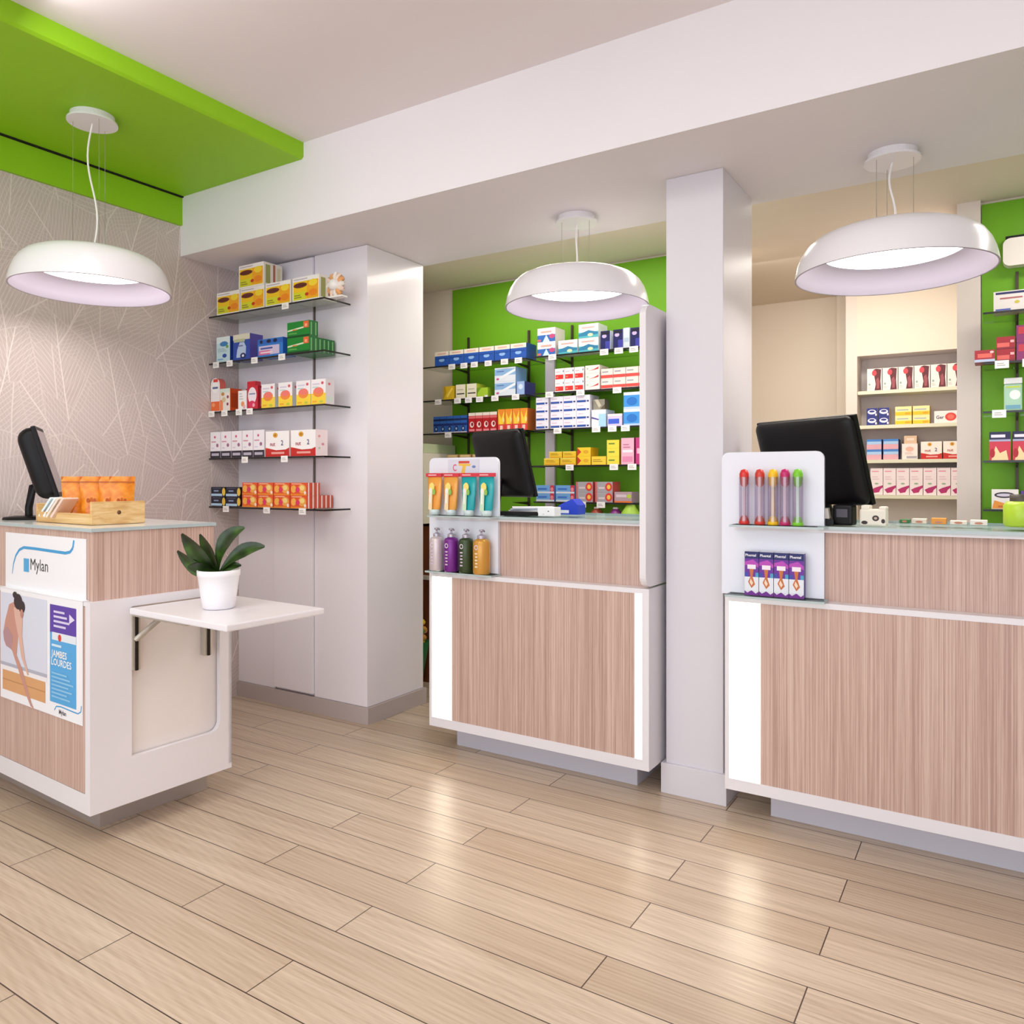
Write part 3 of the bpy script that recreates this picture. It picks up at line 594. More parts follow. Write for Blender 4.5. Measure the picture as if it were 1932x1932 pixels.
def leaf(dr, dz, df, w, mid):
    """leaf from the pot mouth to (right, up, away) with a mid control point, flat and broad"""
    m = MB(); p0 = Vector((0, 0, .125)); p1 = p0 + rv*mid[0] + zv*mid[1] + fv*mid[2]; p2 = p0 + rv*dr + zv*dz + fv*df
    n = 12; vs = []; fs = []
    for i in range(n+1):
        s = i/n; p = p0*(1-s)**2 + p1*2*s*(1-s) + p2*s*s; d = ((p1-p0)*(1-s) + (p2-p1)*s).normalized()
        sd = d.cross(fv).normalized()*.85 + fv*.45; ww = w*(max(0.001, math.sin(math.pi*min(1, (s*.93+.05))))**.75)*(.35+.65*min(1, s*1.8)); nn = d.cross(sd).normalized()
        for k in (-1, -.5, 0, .5, 1): vs.append(p + sd*ww*k + nn*(abs(k)**1.5)*ww*.28)
    for i in range(n):
        for k in range(4): a = i*5+k; fs.append((a, a+1, a+6, a+5))
    vs2 = [v + Vector((0, 0, -.0015)) for v in vs]
    m.geo(vs, fs, LEAF.m, True); m.geo(vs2, fs, LEAF.m, True); m.build('leaf', t)
leaf(-.125, .145, -.02, .046, (-.05, .055, -.02)); leaf(-.158, .080, .02, .036, (-.07, -.005, .01)); leaf(-.080, .140, .03, .034, (-.03, .06, .02))
leaf(.090, .165, .01, .036, (-.005, .13, .0)); leaf(.170, .098, -.01, .030, (.075, .10, 0)); leaf(.078, .028, .01, .018, (.03, .03, 0)); leaf(-.10, .025, -.03, .030, (-.04, .03, -.02))

# ------------------------------------------------------------------ goods on the display panels
PY = 2.93
for i, (x, c, c2, cn) in enumerate(((-2.283, 'F2A64A', 'F7DDB0', 'orange'), (-2.187, 'EFA94F', 'F7DDB0', 'orange'), (-2.083, '22A9B0', 'CDE8C8', 'teal'), (-1.984, '1FA7AE', 'CDE8C8', 'teal'))):
    t = thing('shower_gel_tube', f"{cn} gel tube with red band, {['leftmost', 'second from left', 'third from left', 'rightmost'][i]} on upper display shelf", 'tube', (x, PY+.008, 1.132), 0, 'gel tubes on the upper display shelf'); t.scale = (1.06, 1, 1.08)
    n = 14; pr = [(.022, 0), (.024, .022), (.030, .03), (.036, .10), (.038, .17)]; m = MB(); vs = []; fs = []
    for j, (r_, z_) in enumerate(pr):
        fl = 1-.85*(j/4)**2 if j > 1 else .8
        for k in range(n): a = 2*math.pi*k/n; vs.append((r_*math.cos(a)*1.05, r_*math.sin(a)*.62*fl, z_))
    for j in range(4):
        for k in range(n): fs.append((j*n+k, j*n+(k+1) % n, (j+1)*n+(k+1) % n, (j+1)*n+k))
    fs.append(tuple(range(4*n, 5*n))); m.geo(vs[n:], [tuple(q-n for q in f) for f in fs if min(f) >= n], mat(c, .25), True)
    m.art([('p', [(.2, .15), (.5, .1), (.55, .6), (.3, .8)], c2), ('e', .5, .72, .2, .12, 'F6E27A'), ('e', .38, .62, .12, .08, 'F4F0EC'), ('e', .65, .6, .12, .08, '8FC25A'), ('r', .3, .3, .42, .55, 'F8F4EE')], .07, .17, -.0225)
    m.build('tube_body', t)
    q = MB(); q.lathe([(0, 0), (.023, 0), (.024, .024), (0, .024)], mat('D4E4E6', .2), 16); q.build('cap', t)
    q = MB(); q.box(-.047, .047, -.006, .002, .168, .184, mat('D83848', .4)); q.art([('l', .15, .2, .85, .8, 1, 'F4C8CC')], .094, .016, -.006, z0=.168); q.build('red_band', t)
m = MB(); m.box(-.09, .09, -.001, .001, 0, .078, mat('DCDCEA', .4)); m.art([('t', 'C', .16, .3, .42, 'D8587A', .12), ('p', [(.35, .75), (.75, .72), (.72, .6), (.58, .6), (.55, .1), (.42, .1), (.48, .6), (.35, .62)], 'F0C24A'), ('r', .35, .76, .7, .9, 'D84A3A'), ('e', .84, .55, .06, .08, '6A8AC8')], .18, .078, -.001)
tag(m.build('brand_card', None, (-2.14, PY+.0435, 1.318)), 'pale card with coloured initials above the gel tubes', 'card')
for i, (x, c, cn, r_) in enumerate(((-2.268, 'D6C8CC', 'silvery white', .034), (-2.182, '7A2A8E', 'purple', .035), (-2.096, '3A4A2C', 'dark green', .035), (-2.006, 'D39A44', 'golden', .040))):
    t = thing('pump_bottle', f'{cn} pump bottle on the lower display shelf', 'bottle', (x, PY+.004 - (.004 if i == 3 else 0), .8665), 0, 'pump bottles on the lower display shelf'); t.scale = (1, 1, 1.07)
    b_ = MB(); b_.lathe([(0, 0), (r_*.94, 0), (r_, .006), (r_*1.02, .09), (r_, .135), (r_*.85, .146), (r_*.55, .150), (r_*.5, .152), (0, .152)], mat(c, .25, metal=.25), 24)
    b_.text(['KERIA', 'CELLUS', 'OLIVE', 'SOLEIL'][i] if False else 'O', -.012, .105, .022, mat('E8DCE8', .4), -r_*1.03, maxw=.02)
    for q in range(5): b_.box(-.009+q % 2*.002, .005, -r_*1.03-.0004, -r_*1.02, .03+q*.014, .036+q*.014, mat('D8C8DC' if i != 3 else 'F4E0C0', .4))
    b_.build('bottle_body', t)
    q = MB(); q.lathe([(r_*.5, .150), (r_*.52, .164), (r_*.3, .168), (.005, .17), (.005, .182), (.012, .183), (.012, .190), (0, .191)], mat('B4AEBC', .25, metal=.5), 16); q.tube([(0, 0, .187), (.018, -.01, .187), (.026, -.014, .183)], .004, mat('B4AEBC', .25, metal=.5), 6); q.build('pump', t)
TUBEG = glass_mat('clear_plastic_tube', 'EAE4F0', .2)
for i, (x, c, cn) in enumerate(((-.806, 'D8322E', 'red'), (-.748, 'CE3A2E', 'brick red'), (-.70, 'F2C21C', 'yellow'), (-.657, 'C01F6A', 'magenta'), (-.612, '7CCB2E', 'lime green'))):
    t = thing('toothbrush_tube', f'clear tube with {cn} cap and foot on the blue-white display panel', 'toothbrush', (x, PY+.0, 1.132), 0, 'clear tubes on the upper display shelf of the wide counter')
    C_ = mat(c, .3); q = MB(); q.lathe([(0, 0), (.019, 0), (.020, .008), (.016, .02), (.010, .032), (0, .034)], C_, 16); q.build('foot', t)
    q = MB(); q.lathe([(0, .208), (.012, .204), (.0175, .19), (.0175, .178), (.0155, .170), (.0145, .150), (.008, .142), (.004, .138), (0, .138)], C_, 16); q.build('cap', t)
    q = MB(); q.tube([(0, 0, .03), (0, 0, .14)], .0055 if i != 2 else .008, mat(['B0455E', 'B85A70', 'D9A85A', 'B8487E', 'A9C79A'][i], .4), 8); q.build('handle', t)
    q = MB(); q.lathe([(.0185, .012), (.0185, .178)], TUBEG, 20); q.build('clear_sleeve', t)
TB = [('r', 0, .84, 1, 1, '1C2466'), ('t', 'Phental', .06, .89, .06, 'F2F0F8', .88), ('r', 0, .42, 1, .84, '6A2C9C'), ('p', [(0, .76), (.6, .82), (1, .72), (1, .64), (.5, .7), (0, .68)], 'B848B8'), ('r', .2, .60, .8, .70, 'F2EAF4'), ('r', 0, .40, .25, .52, '3A4AA8'), ('r', .78, .4, 1, .52, '4AA0C8'), ('r', 0, .1, 1, .42, 'E4E8F2'), ('p', [(.35, .6), (.65, .6), (.58, .42), (.75, .25), (.5, .16), (.25, .3), (.42, .42)], 'C8703A'), ('p', [(.45, .38), (.62, .28), (.5, .22), (.36, .3)], 'F0D8C4'), ('p', [(0, .1), (.2, .05), (.5, .11), (.8, .04), (1, .09), (1, 0), (0, 0)], '6E1E8E')]
stock('carton', 'box', 'navy and purple toothbrush carton', 'lower display shelf of the wide counter', 'navy and purple cartons on the wide counter', spans(-.805, -.590, 4), PY+.0, .867, .03, .163, 'E8E4F0', TB, '4A2A86')

# ------------------------------------------------------------------ behind the counters
monitor(-2.195, 3.415, 1.385, R(-18.5), R(16), .41, .36, 'black monitor turned away behind the gel tube display', 1.119, (-2.20, 3.36), .03)
monitor(-.615, 3.20, 1.372, R(-32), R(17), .49, .345, 'black monitor turned away on the wide counter', 1.132, (-.56, 3.24), .03)
m = MB(); m.bbox(-.15, .15, -.03, .03, 0, .018, M_BLK, .004)
tag(m.build('keyboard', None, (-1.93, 3.09, 1.132), R(4)), 'black keyboard on the counter left of the column', 'keyboard')
t = thing('paper_stack', 'loose stack of white and pale blue leaflets beside the black keyboard', 'papers', (-1.93, 3.24, 1.132), .1)
for i in range(5):
    m = MB(); m.box(-.10, .10, -.07, .07, 0, .006, mat(['F0EEF2', 'CFE0EC', 'F2EFEC', 'D4DCEC', 'F4F4F8'][i], .5)); o = m.build('leaflet', t, (i*.006, -i*.005, i*.0075), i*.12)
m = MB(); m.prism([(-.06, 0), (.06, 0), (.06, .045), (.03, .075), (-.03, .05), (-.06, .03)], -.04, .04, mat('1F3FC8', .4)); m.art([('r', .1, .1, .6, .35, 'E8ECF8')], .12, .06, -.04)
tag(m.build('leaflet_holder', None, (-1.755, 3.33, 1.132)), 'bright blue leaflet holder near the white post', 'holder')
m = MB(); m.bbox(-.045, .045, -.03, .03, 0, .042, mat('F3F1F4', .4), .003); m.art([('r', .6, .5, .68, .6, '55505A'), ('r', .3, .2, .4, .25, 'B0A8B0')], .09, .042, -.03)
tag(m.build('note_box', None, (-1.745, 3.10, 1.132)), 'small white box on the glass counter top left of the column', 'box')
# wide counter goods
t = thing('telephone', 'white desk telephone with black base in front of the monitor', 'telephone', (-.60, 3.06, 1.132), R(6))
MB().prism([(-.09, 0), (.09, 0), (.09, .02), (.02, .026), (-.09, .022)], -.05, .05, M_BLK).build('base', t)
q = MB(); q.prism([(-.085, .022), (.075, .024), (.07, .062), (-.01, .058), (-.08, .07)], -.04, .04, mat('EFE6DE', .4)); q.build('handset_cradle', t)
t = thing('card_reader', 'black card reader beside the white telephone', 'card reader', (-.475, 3.07, 1.132), R(-10))
MB().bbox(-.035, .035, -.03, .03, 0, .075, M_BLK, .008).build('reader_body', t)
MB().box(-.02, .02, -.031, -.0302, .03, .06, mat('4A4450', .2)).build('display', t)
m = MB(); m.bbox(-.045, .045, -.02, .02, .0, .062, mat('F1E9DA', .6), .008); m.bbox(-.04, -.01, -.02, .02, .058, .076, mat('F1E9DA', .6), .006); m.bbox(.02, .045, -.018, .02, .058, .072, mat('F1E9DA', .6), .006); m.art([('e', .62, .45, .13, .16, '3A2A2C'), ('e', .2, .2, .12, .1, '3A2A2C'), ('e', .62, .45, .06, .07, 'C9B0A0'), ('e', .9, .3, .07, .12, '3A2A2C')], .09, .065, -.0205)
tag(m.build('spotted_stand', None, (-.375, 3.06, 1.132), R(-8)), 'small cream stand with dark spots right of the card reader', 'stand')
WIDE = []
for i, (x, c, w_, cn) in enumerate(((-.30, '2E7A3E', .035, 'green'), (-.25, 'E9DCCB', .05, 'cream'), (-.185, 'E89A3A', .05, 'orange'), (-.12, 'F0E2D6', .055, 'cream'), (-.055, 'EFE4DE', .055, 'white'))):
    m = MB(); m.bbox(-w_/2, w_/2, -.03, .03, 0, .014+.004*(i % 3), mat(c, .45), .002); m.art([('e', .5, .5, .25, .3, 'C8846A')], w_, .014, -.03)
    tag(m.build('sample_pack', None, (x, 3.35, 1.132)), f"flat {cn} sample pack, {ORD[i]} from left behind the wide counter edge", 'pack', 'flat sample packs on the wide counter')
t = thing('lime_jar', 'lime green jar with clear shoulder on the right of the wide counter', 'jar', (.075, 3.30, 1.132))
MB().lathe([(0, 0), (.05, 0), (.055, .01), (.055, .075), (.045, .09), (0, .092)], mat('B7D63A', .3), 24).build('jar_body', t); MB().lathe([(.035, .09), (.035, .115), (0, .116)], mat('4A4238', .4), 20).build('lid', t)

# back racks
ZR = [2.035, 1.815, 1.600, 1.384, 1.170]
RN = ['top', 'second', 'third', 'fourth', 'lowest']
YR = 3.985; RD = .23
for i in range(4): glass_shelf(-3.19 if i < 3 else -3.06, -2.40, 3.975, 4.22, ZR[i], f'{RN[i]} glass shelf of the left rack on the green wall', 'glass shelves on the green wall')
for i in range(5): glass_shelf(-2.345, -1.45, 3.975, 4.22, ZR[i], f'{RN[i]} glass shelf of the right rack on the green wall', 'glass shelves on the green wall')
glass_shelf(-2.345, -1.45, 3.975, 4.22, 1.062, 'bottom glass shelf just above counter height, right rack on the green wall', 'glass shelves on the green wall')
for i in range(5): glass_shelf(-.05, 1.1, 3.975, 4.22, ZR[i], f'{RN[i]} glass shelf on the green panel at the far right', 'far right glass shelves')
for i, (x, nm) in enumerate(((-2.99, 'left rack, far left'), (-2.52, 'left rack, near the white post'), (-2.21, 'right rack, left side'), (-1.62, 'right rack, right side'), (.08, 'far right green panel'), (.85, 'far right green panel, second'))):
    m = MB(); m.box(-.006, .006, 0, .012, -1.2, 0, mat('4A4034', .4, metal=.5))
    for z in ZR: m.prism([(-.20, 0), (0, 0), (0, -.02)], -.0015, .0015, mat('3A3228', .4, metal=.5), axis='x', tf=Matrix.Translation((0, 0, z-.0095-2.25)))
    tag(m.build('shelf_rail', None, (x, 4.207, 2.25)), f'dark slotted shelf rail, {nm}', 'rail', 'shelf rails')
tag(MB().bbox(-.034, .034, 0, .02, 0, 1.72, mat('D9D2DA', .4), .003).build('panel_post', None, (-2.36, 4.200, .4)), 'white upright post between the two green wall racks', 'post')
LR = lambda i: f'{RN[i]} left-rack shelf'; RR = lambda i: f'{RN[i]} right-rack shelf'
gl = lambda i: f'packs on the {RN[i]} shelf of the left rack'; gr = lambda i: f'packs on the {RN[i]} shelf of the right rack'
BT = [('r', 0, 0, 1, .70, '1F55B0'), ('e', .5, .4, .2, .12, '8FB8E8'), ('r', .05, .48, .9, .54, '16408E'), ('r', .2, .8, .8, .9, 'E8B8A8')]
stock('carton', 'box', 'blue carton with cream top band', LR(0), gl(0), spans(-3.098, -2.40, 6), YR, ZR[0]+.001, .12, .092, 'EFE4D2', BT, '1B4A9C')
stock('carton', 'box', 'yellow bag-shaped pack', LR(1), None, [(-3.03, -2.94)], YR, ZR[1]+.001, .10, .085, 'D9B21E', [('p', [(0, .0), (.3, .5), (.2, 1), (0, 1)], 'B8920F'), ('p', [(.4, .1), (.9, .8), (.8, .9), (.3, .3)], 'F2D653')], 'C7A41A')
stock('carton', 'box', 'cream carton with black strip', LR(1), gl(1), [(-2.932, -2.848), (-2.84, -2.768)], YR, ZR[1]+.001, .10, .09, 'EDE4CC', [('r', .1, .3, .9, .38, '2A2A22'), ('r', .15, .6, .8, .66, 'B9B092')], 'B4C23A', w=.074)
stock('carton', 'box', 'lime green pouch pack', LR(1), None, [(-2.762, -2.68)], YR, ZR[1]+.001, .10, .06, 'A6C92E', [('p', [(0, .4), (.4, 1), (0, 1)], '6E9A1E'), ('r', .7, 0, 1, .2, 'E8E8E8')], '8DB82A')
SKY = [('r', 0, .45, 1, .9, '8FB8E0'), ('p', [(.3, .2), (1, .7), (1, .9), (.6, .6), (.2, .3)], 'F0F4F8'), ('e', .15, .2, .07, .08, 'C85A8A'), ('l', .1, .66, .6, .82, 1, '5A7AB8')]
stock('carton', 'box', 'sky blue and white carton', LR(1), gl(1), [(-2.633, -2.475)], YR, ZR[1]+.001, .13, .086, 'E4EAF2', SKY, '7FA8DA', layers=2)
stock('carton', 'box', 'small pale blue carton with dark side', LR(1), None, [(-2.47, -2.413)], YR, ZR[1]+.001, .13, .08, '9DB8E4', [('e', .5, .6, .3, .2, 'D8E4F4')], '2A2A78')
BD = [('r', 0, .72, 1, .84, '10204E'), ('r', 0, .42, 1, .56, '14286A'), ('e', .45, .24, .28, .16, '101C44'), ('e', .45, .24, .14, .08, '8FB0D8'), ('r', 0, 0, 1, .06, 'D8C8C8')]
stock('carton', 'box', 'small blue carton with dark dots', LR(2), gl(2), spans(-3.109, -2.84, 5), YR, ZR[2]+.001, .10, .108, '2A5FAE', BD, '24509A')
RD_ = [('r', 0, .84, 1, 1, 'F0E2D2'), ('r', 0, .7, 1, .82, 'E06A6A'), ('e', .5, .38, .3, .16, 'F4DCD4'), ('e', .55, .4, .16, .1, '8E1418'), ('r', .1, .04, .9, .14, 'E88A92')]
stock('carton', 'box', 'red carton with white ring', LR(2), gl(2), spans(-2.829, -2.612, 4), YR, ZR[2]+.001, .10, .120, 'B8141C', RD_, '96121A')
OY = [('r', 0, 0, 1, .3, 'DE3A34'), ('p', [(.2, .3), (.8, .3), (.95, .95), (.5, .55), (.1, .9)], 'F6D03A'), ('r', .3, .05, .7, .24, 'F6C8B8'), ('e', .8, .5, .12, .12, 'F2E290')]
stock('carton', 'box', 'orange and yellow carton with red base', LR(2), gl(2), spans(-2.608, -2.392, 4), YR, ZR[2]+.001, .10, .132, 'EE8A22', OY, 'B05A1E')
stock('carton', 'box', 'small tan carton with dark dot', LR(3), gl(3), [(-3.0, -2.91), (-2.90, -2.81), (-2.80, -2.71)], YR, ZR[3]+.001, .10, .075, 'C9A26A', [('e', .5, .5, .18, .25, '4A2E1E'), ('r', .1, .8, .9, .95, 'E4C890')], 'A98450')
WR = [('r', 0, 0, 1, .5, '2B66B8'), ('p', [(.3, 0), (.5, .5), (.7, 0)], 'CDEAF4'), ('e', .82, .38, .16, .16, 'C2487A'), ('r', 0, .05, .2, .2, 'D86A6A'), ('r', .2, .66, .8, .78, 'D8A89A')]
stock('carton', 'box', 'white carton with blue base and pink dot', RR(0), gr(0), [(-2.326, -2.20)], YR, ZR[0]+.001, .12, .082, 'F2EEF0', WR, 'D9CFD0', layers=2)
TL = [('r', 0, 0, 1, .42, '4FB4C0'), ('p', [(0, .3), (.5, .55), (1, .35), (1, .2), (0, .12)], '2A7FA8'), ('e', .6, .2, .14, .12, 'D4E8B8'), ('r', .15, .7, .8, .8, 'DDB0A8')]
stock('carton', 'box', 'white and teal carton', RR(0), gr(0), [(-2.184, -2.054), (-2.05, -1.92)], YR, ZR[0]+.001, .12, .079, 'F2F0EE', TL, 'E0E4E6')
stock('carton', 'box', 'white and teal carton stacked on the other two', RR(0), None, [(-2.05, -1.92)], YR, ZR[0]+.081, .12, .079, 'F2F0EE', TL, 'E0E4E6')
NV = [('r', .5, 0, 1, .45, '3A3FA6'), ('e', .4, .72, .25, .1, 'C8B4DC'), ('r', .1, .8, .9, .95, '0C0E2A')]
stock('carton', 'box', 'navy carton with pale emblem', RR(0), gr(0), [(-1.909, -1.848), (-1.83, -1.77), (-1.725, -1.665)], YR, ZR[0]+.001, .10, .108, '171A5C', NV, 'D8DCEC')
stock('carton', 'box', 'slim pale grey bottle-shaped pack between navy cartons', RR(0), None, [(-1.768, -1.73)], YR, ZR[0]+.001, .05, .112, 'D6E2EC', [('r', .1, .3, .9, .5, 'B4C8DC')], 'C4D2E0')
RW = [('r', .05, .08, .9, .46, 'DD2A26'), ('r', .1, .2, .35, .32, 'F07A6A'), ('e', .9, .75, .05, .1, '5A6A9A'), ('l', .1, .62, .7, .8, 1, 'DCC4CC')]
stock('carton', 'box', 'white and red striped carton', RR(1), gr(1), spans(-2.205, -2.012, 3), YR, ZR[1]+.001, .12, .068, 'F4EEEE', RW, 'E8D8D8', layers=2)
stock('carton', 'box', 'low white carton with thin red swoosh', RR(1), gr(1), [(-2.006, -1.912)], YR, ZR[1]+.001, .12, .046, 'F2E8E2', [('p', [(.2, .3), (.9, .5), (.95, .8), (.6, .5)], 'C83A3E'), ('e', .15, .6, .06, .12, 'A8C8A8')], 'E4D8D0', layers=3)
stock('carton', 'box', 'cream carton with red lower band', RR(1), gr(1), spans(-1.906, -1.60, 4), YR, ZR[1]+.001, .12, .056, 'F2DED6', [('r', 0, .05, 1, .36, 'D84840'), ('r', .1, .62, .6, .74, '9AA0A8')], 'E6CFC6', layers=2)
BL = [('r', .02, .1, .7, .36, '2A50A4'), ('r', .76, .14, .92, .34, '24407E'), ('l', .1, .6, .7, .8, 1, 'D6B6CC')]
stock('carton', 'box', 'flat white carton with blue bar', RR(2), gr(2), [(-2.335, -2.247)] + spans(-2.235, -1.974, 3), YR, ZR[2]+.001, .12, .0465, 'EEEAF4', BL, 'DCD6E4', layers=4, w=.085)
stock('carton', 'box', 'square white and light blue carton', RR(2), None, [(-1.966, -1.873)], YR, ZR[2]+.001, .12, .098, 'E8ECF0', [('r', .5, 0, 1, .75, 'A8D2EC'), ('p', [(0, .5), (.5, .38), (.5, .46), (0, .6)], '5A4E9E')], 'C8D8E4')
stock('sachet_roll', 'pack', 'grey patterned pack lying on the square white carton', RR(2), None, [(-1.965, -1.89)], YR+.02, ZR[2]+.100, .06, .06, '8E8878', [('p', [(.1, 1), (.5, .2), (.7, .4), (.4, 1)], 'C8BFA8'), ('p', [(.6, .1), (1, .5), (1, 0)], '5A4A3A')], '6E6A5A')
stock('carton', 'box', 'low blue and lilac carton', RR(2), None, [(-1.866, -1.773)], YR, ZR[2]+.001, .12, .07, 'D4C8EA', [('r', .05, .2, .8, .6, '3A5FD0'), ('r', 0, .8, 1, 1, 'F0DCE0')], 'C0B8E0')
stock('carton', 'box', 'bright blue carton with white top', RR(2), gr(2), spans(-1.768, -1.56, 2), YR, ZR[2]+.001, .12, .093, '3C94DC', [('r', 0, .82, 1, 1, 'EEF0F4'), ('e', .5, .45, .32, .25, '1F6FC4'), ('r', 0, 0, 1, .12, 'B8D0F0')], '8AB4E4', layers=2)
YL = [('r', .05, .1, .95, .2, 'E8921E'), ('l', .12, .4, .85, .75, 2, 'B88A1E'), ('r', .0, .86, 1, 1, 'F6DC62')]
YX = dict(body='EFC62A', els=YL, side='D8A81E')
stock('carton', 'box', 'long low yellow carton', RR(3), gr(3), [(-2.281, -2.173), (-2.17, -2.065)], YR, ZR[3]+.001, .10, .041, layers=1, **YX)
stock('carton', 'box', 'long low yellow carton stacked on the lower pair', RR(3), gr(3), [(-2.245, -2.155), (-2.152, -2.064)], YR, ZR[3]+.043, .10, .038, layers=1, **YX)
stock('carton', 'box', 'arrow-marked yellow carton', RR(3), gr(3), [(-2.059, -1.969)], YR, ZR[3]+.001, .10, .05, 'F2CB2E', [('p', [(0, 0), (.3, .5), (0, 1), (-.0, 1)], 'C8321E'), ('e', .65, .5, .2, .2, 'E0A828')], 'D8A81E', layers=2)
stock('carton', 'box', 'yellow carton with wording', RR(3), gr(3), [(-1.966, -1.872)], YR, ZR[3]+.001, .10, .048, 'F0CC3A', [('l', .1, .3, .85, .7, 2, 'A87E1E')], 'D8A81E', layers=1)
stock('carton', 'box', 'yellow carton with green wording', RR(3), gr(3), [(-1.870, -1.792)], YR, ZR[3]+.001, .10, .046, 'EFDA46', [('l', .15, .35, .85, .75, 1, '6E8A2E')], 'D8C030', layers=3)
stock('carton', 'box', 'tall pink carton', RR(3), gr(3), [(-1.782, -1.702)], YR, ZR[3]+.001, .08, .148, 'EDB4C8', [('r', .1, .45, .9, .55, 'F8E4EC'), ('l', .15, .6, .8, .8, 2, 'C87A9A'), ('r', .1, .1, .9, .3, 'E48AAE')], 'C2347A')
stock('carton', 'box', 'tall magenta carton beside the pink one', RR(3), None, [(-1.695, -1.62)], YR, ZR[3]+.001, .08, .148, 'C2347A', [('r', .1, .4, .9, .6, 'EDB4C8')], 'A82464')
stock('carton', 'box', 'sky blue carton with red end', RR(4), gr(4), [(-2.335, -2.207), (-2.20, -2.073)], YR, ZR[4]+.001, .10, .0475, '6FA8E0', [('r', .78, 0, 1, 1, 'C83040'), ('r', 0, 0, 1, .22, 'DCE4EE'), ('r', .1, .45, .6, .65, '3A6EC8'), ('e', .88, .5, .08, .25, 'E88A94')], '5E94D0', layers=2)
stock('carton', 'box', 'grey carton with red and yellow ring', RR(4), gr(4), [(-2.068, -1.955), (-1.944, -1.831)], YR, ZR[4]+.001, .10, .058, 'A9A3A8', [('r', .0, 0, .12, 1, 'C86A6A'), ('e', .78, .5, .2, .42, 'D83A34'), ('e', .78, .5, .1, .22, 'F0C848'), ('r', .2, .3, .55, .5, 'D8C8C8')], 'C84A50', layers=2)
stock('carton', 'box', 'grey and pink mixed carton with orange edge', RR(4), None, [(-1.824, -1.715)], YR, ZR[4]+.001, .10, .06, 'B89AA4', [('r', 0, 0, 1, .15, 'E8742A'), ('r', .1, .5, .7, .75, 'D8C4CC'), ('e', .85, .6, .12, .2, 'B8CC3A')], 'A0849A')
for i, (x, c, cn) in enumerate(((-1.948, 'A84A34', 'rust red'), (-1.829, '7E2A78', 'purple'), (-1.74, 'A9D24A', 'lime green'))):
    t = thing('refill_pouch', f'{cn} pouch on the bottom glass shelf of the right rack', 'pouch', (x, 4.02, 1.063), 0, 'pouches on the bottom right-rack shelf')
    q = MB(); q.lathe([(0, 0), (.036, 0), (.042, .02), (.034, .05), (.016, .07), (0, .072)] if i < 2 else [(0, 0), (.05, 0), (.052, .05), (.03, .085), (.022, .1), (0, .102)], mat(c, .35), 14); q.build('pouch_body', t)
    q = MB(); q.box(-.014, .014, -.008, .008, .066 if i < 2 else .098, .08 if i < 2 else .11, mat('E4DCD4', .4)); q.build('closure', t)
    for k in range(1):
        pass
price_tags([-2.95, -2.855, -2.775, -2.67, -2.55, -2.45], 3.973, ZR[0], 'top left-rack shelf', 'price tags on the left rack')
price_tags([-3.06, -2.905, -2.82, -2.735, -2.62, -2.47], 3.973, ZR[1], 'second left-rack shelf', 'price tags on the left rack')
price_tags([-2.98], 3.973, ZR[2], 'third left-rack shelf', None)
price_tags([-2.215, -1.88, -1.79, -1.70], 3.973, ZR[0], 'top right-rack shelf', 'price tags on the right rack')
price_tags([-2.235, -2.03, -1.80], 3.973, ZR[1], 'second right-rack shelf', 'price tags on the right rack')
price_tags([-2.18, -1.93, -1.83, -1.75], 3.973, ZR[2], 'third right-rack shelf', 'price tags on the right rack')
price_tags([-2.10, -1.82, -1.71], 3.973, ZR[3], 'fourth right-rack shelf', 'price tags on the right rack')
price_tags([-2.02, -1.90], 3.973, ZR[4], 'lowest right-rack shelf', 'price tags on the right rack')
price_tags([-2.02, -1.90, -1.70], 3.973, 1.062, 'bottom right-rack shelf', 'price tags on the right rack')

# alcove shelving
SW = mat('DEDCC2', .45); SB = mat('DDD3D0', .6)
t = thing('shelving_unit', 'beige built-in shelving unit in the back alcove', 'shelving', (-.45, 5.6, 0))
b = MB(); b.box(-.845, -.775, 5.50, 5.848, 0, ZB-.002, mat('DDD0C4', .5)); b.box(-.775, -.162, 5.50, 5.53, 2.11, ZB-.002, mat('E2D5C2', .5)); b.box(-.775, -.162, 5.69, 5.72, 0, 2.11, SB); b.box(-.775, -.162, 5.53, 5.72, 2.11, 2.13, SB)
local(b, t).build('casing', t)
ZA = [1.880, 1.655, 1.430, 1.200]
for z in ZA + [.96]: local(MB().box(-.773, -.163, 5.51, 5.69, z-.022, z, SW), t).build('shelf', t)
AN = ['top', 'second', 'third', 'fourth']; AL = lambda i: f'{AN[i]} alcove shelf'; ga = lambda i: f'packs on the {AN[i]} alcove shelf'
YA = 5.54
LEG = [('p', [(.42, .95), (.62, .99), (.95, .95), (.9, .45), (.95, .02), (.5, .02), (.58, .3), (.5, .6)], '5E1A22'), ('e', .48, .8, .16, .13, 'D8404A'), ('p', [(.6, .5), (.75, .6), (.85, .4), (.8, .1), (.65, .1)], '9A4A52'), ('e', .16, .3, .07, .05, '9AA8A0'), ('l', .06, .08, .35, .2, 2, 'C9BFB4')]
stock('carton', 'box', 'white hosiery carton with dark red leg', AL(0), ga(0), [(x, x+.092) for x in (-.722, -.630, -.538, -.446, -.354, -.262)], YA, ZA[0]+.001, .10, .146, 'EFE6DE', LEG, '3A1420', w=.088)
BR = [('e', .5, .55, .4, .28, 'E8E6F2'), ('e', .5, .62, .26, .12, '2A2F7E'), ('r', .8, .1, .95, .35, 'F0E4EC')]
stock('carton', 'box', 'navy carton with white ring', AL(1), ga(1), [(-.725, -.658), (-.655, -.588)], YA, ZA[1]+.001, .10, .056, '27307E', BR, 'D6CFC0', layers=2)
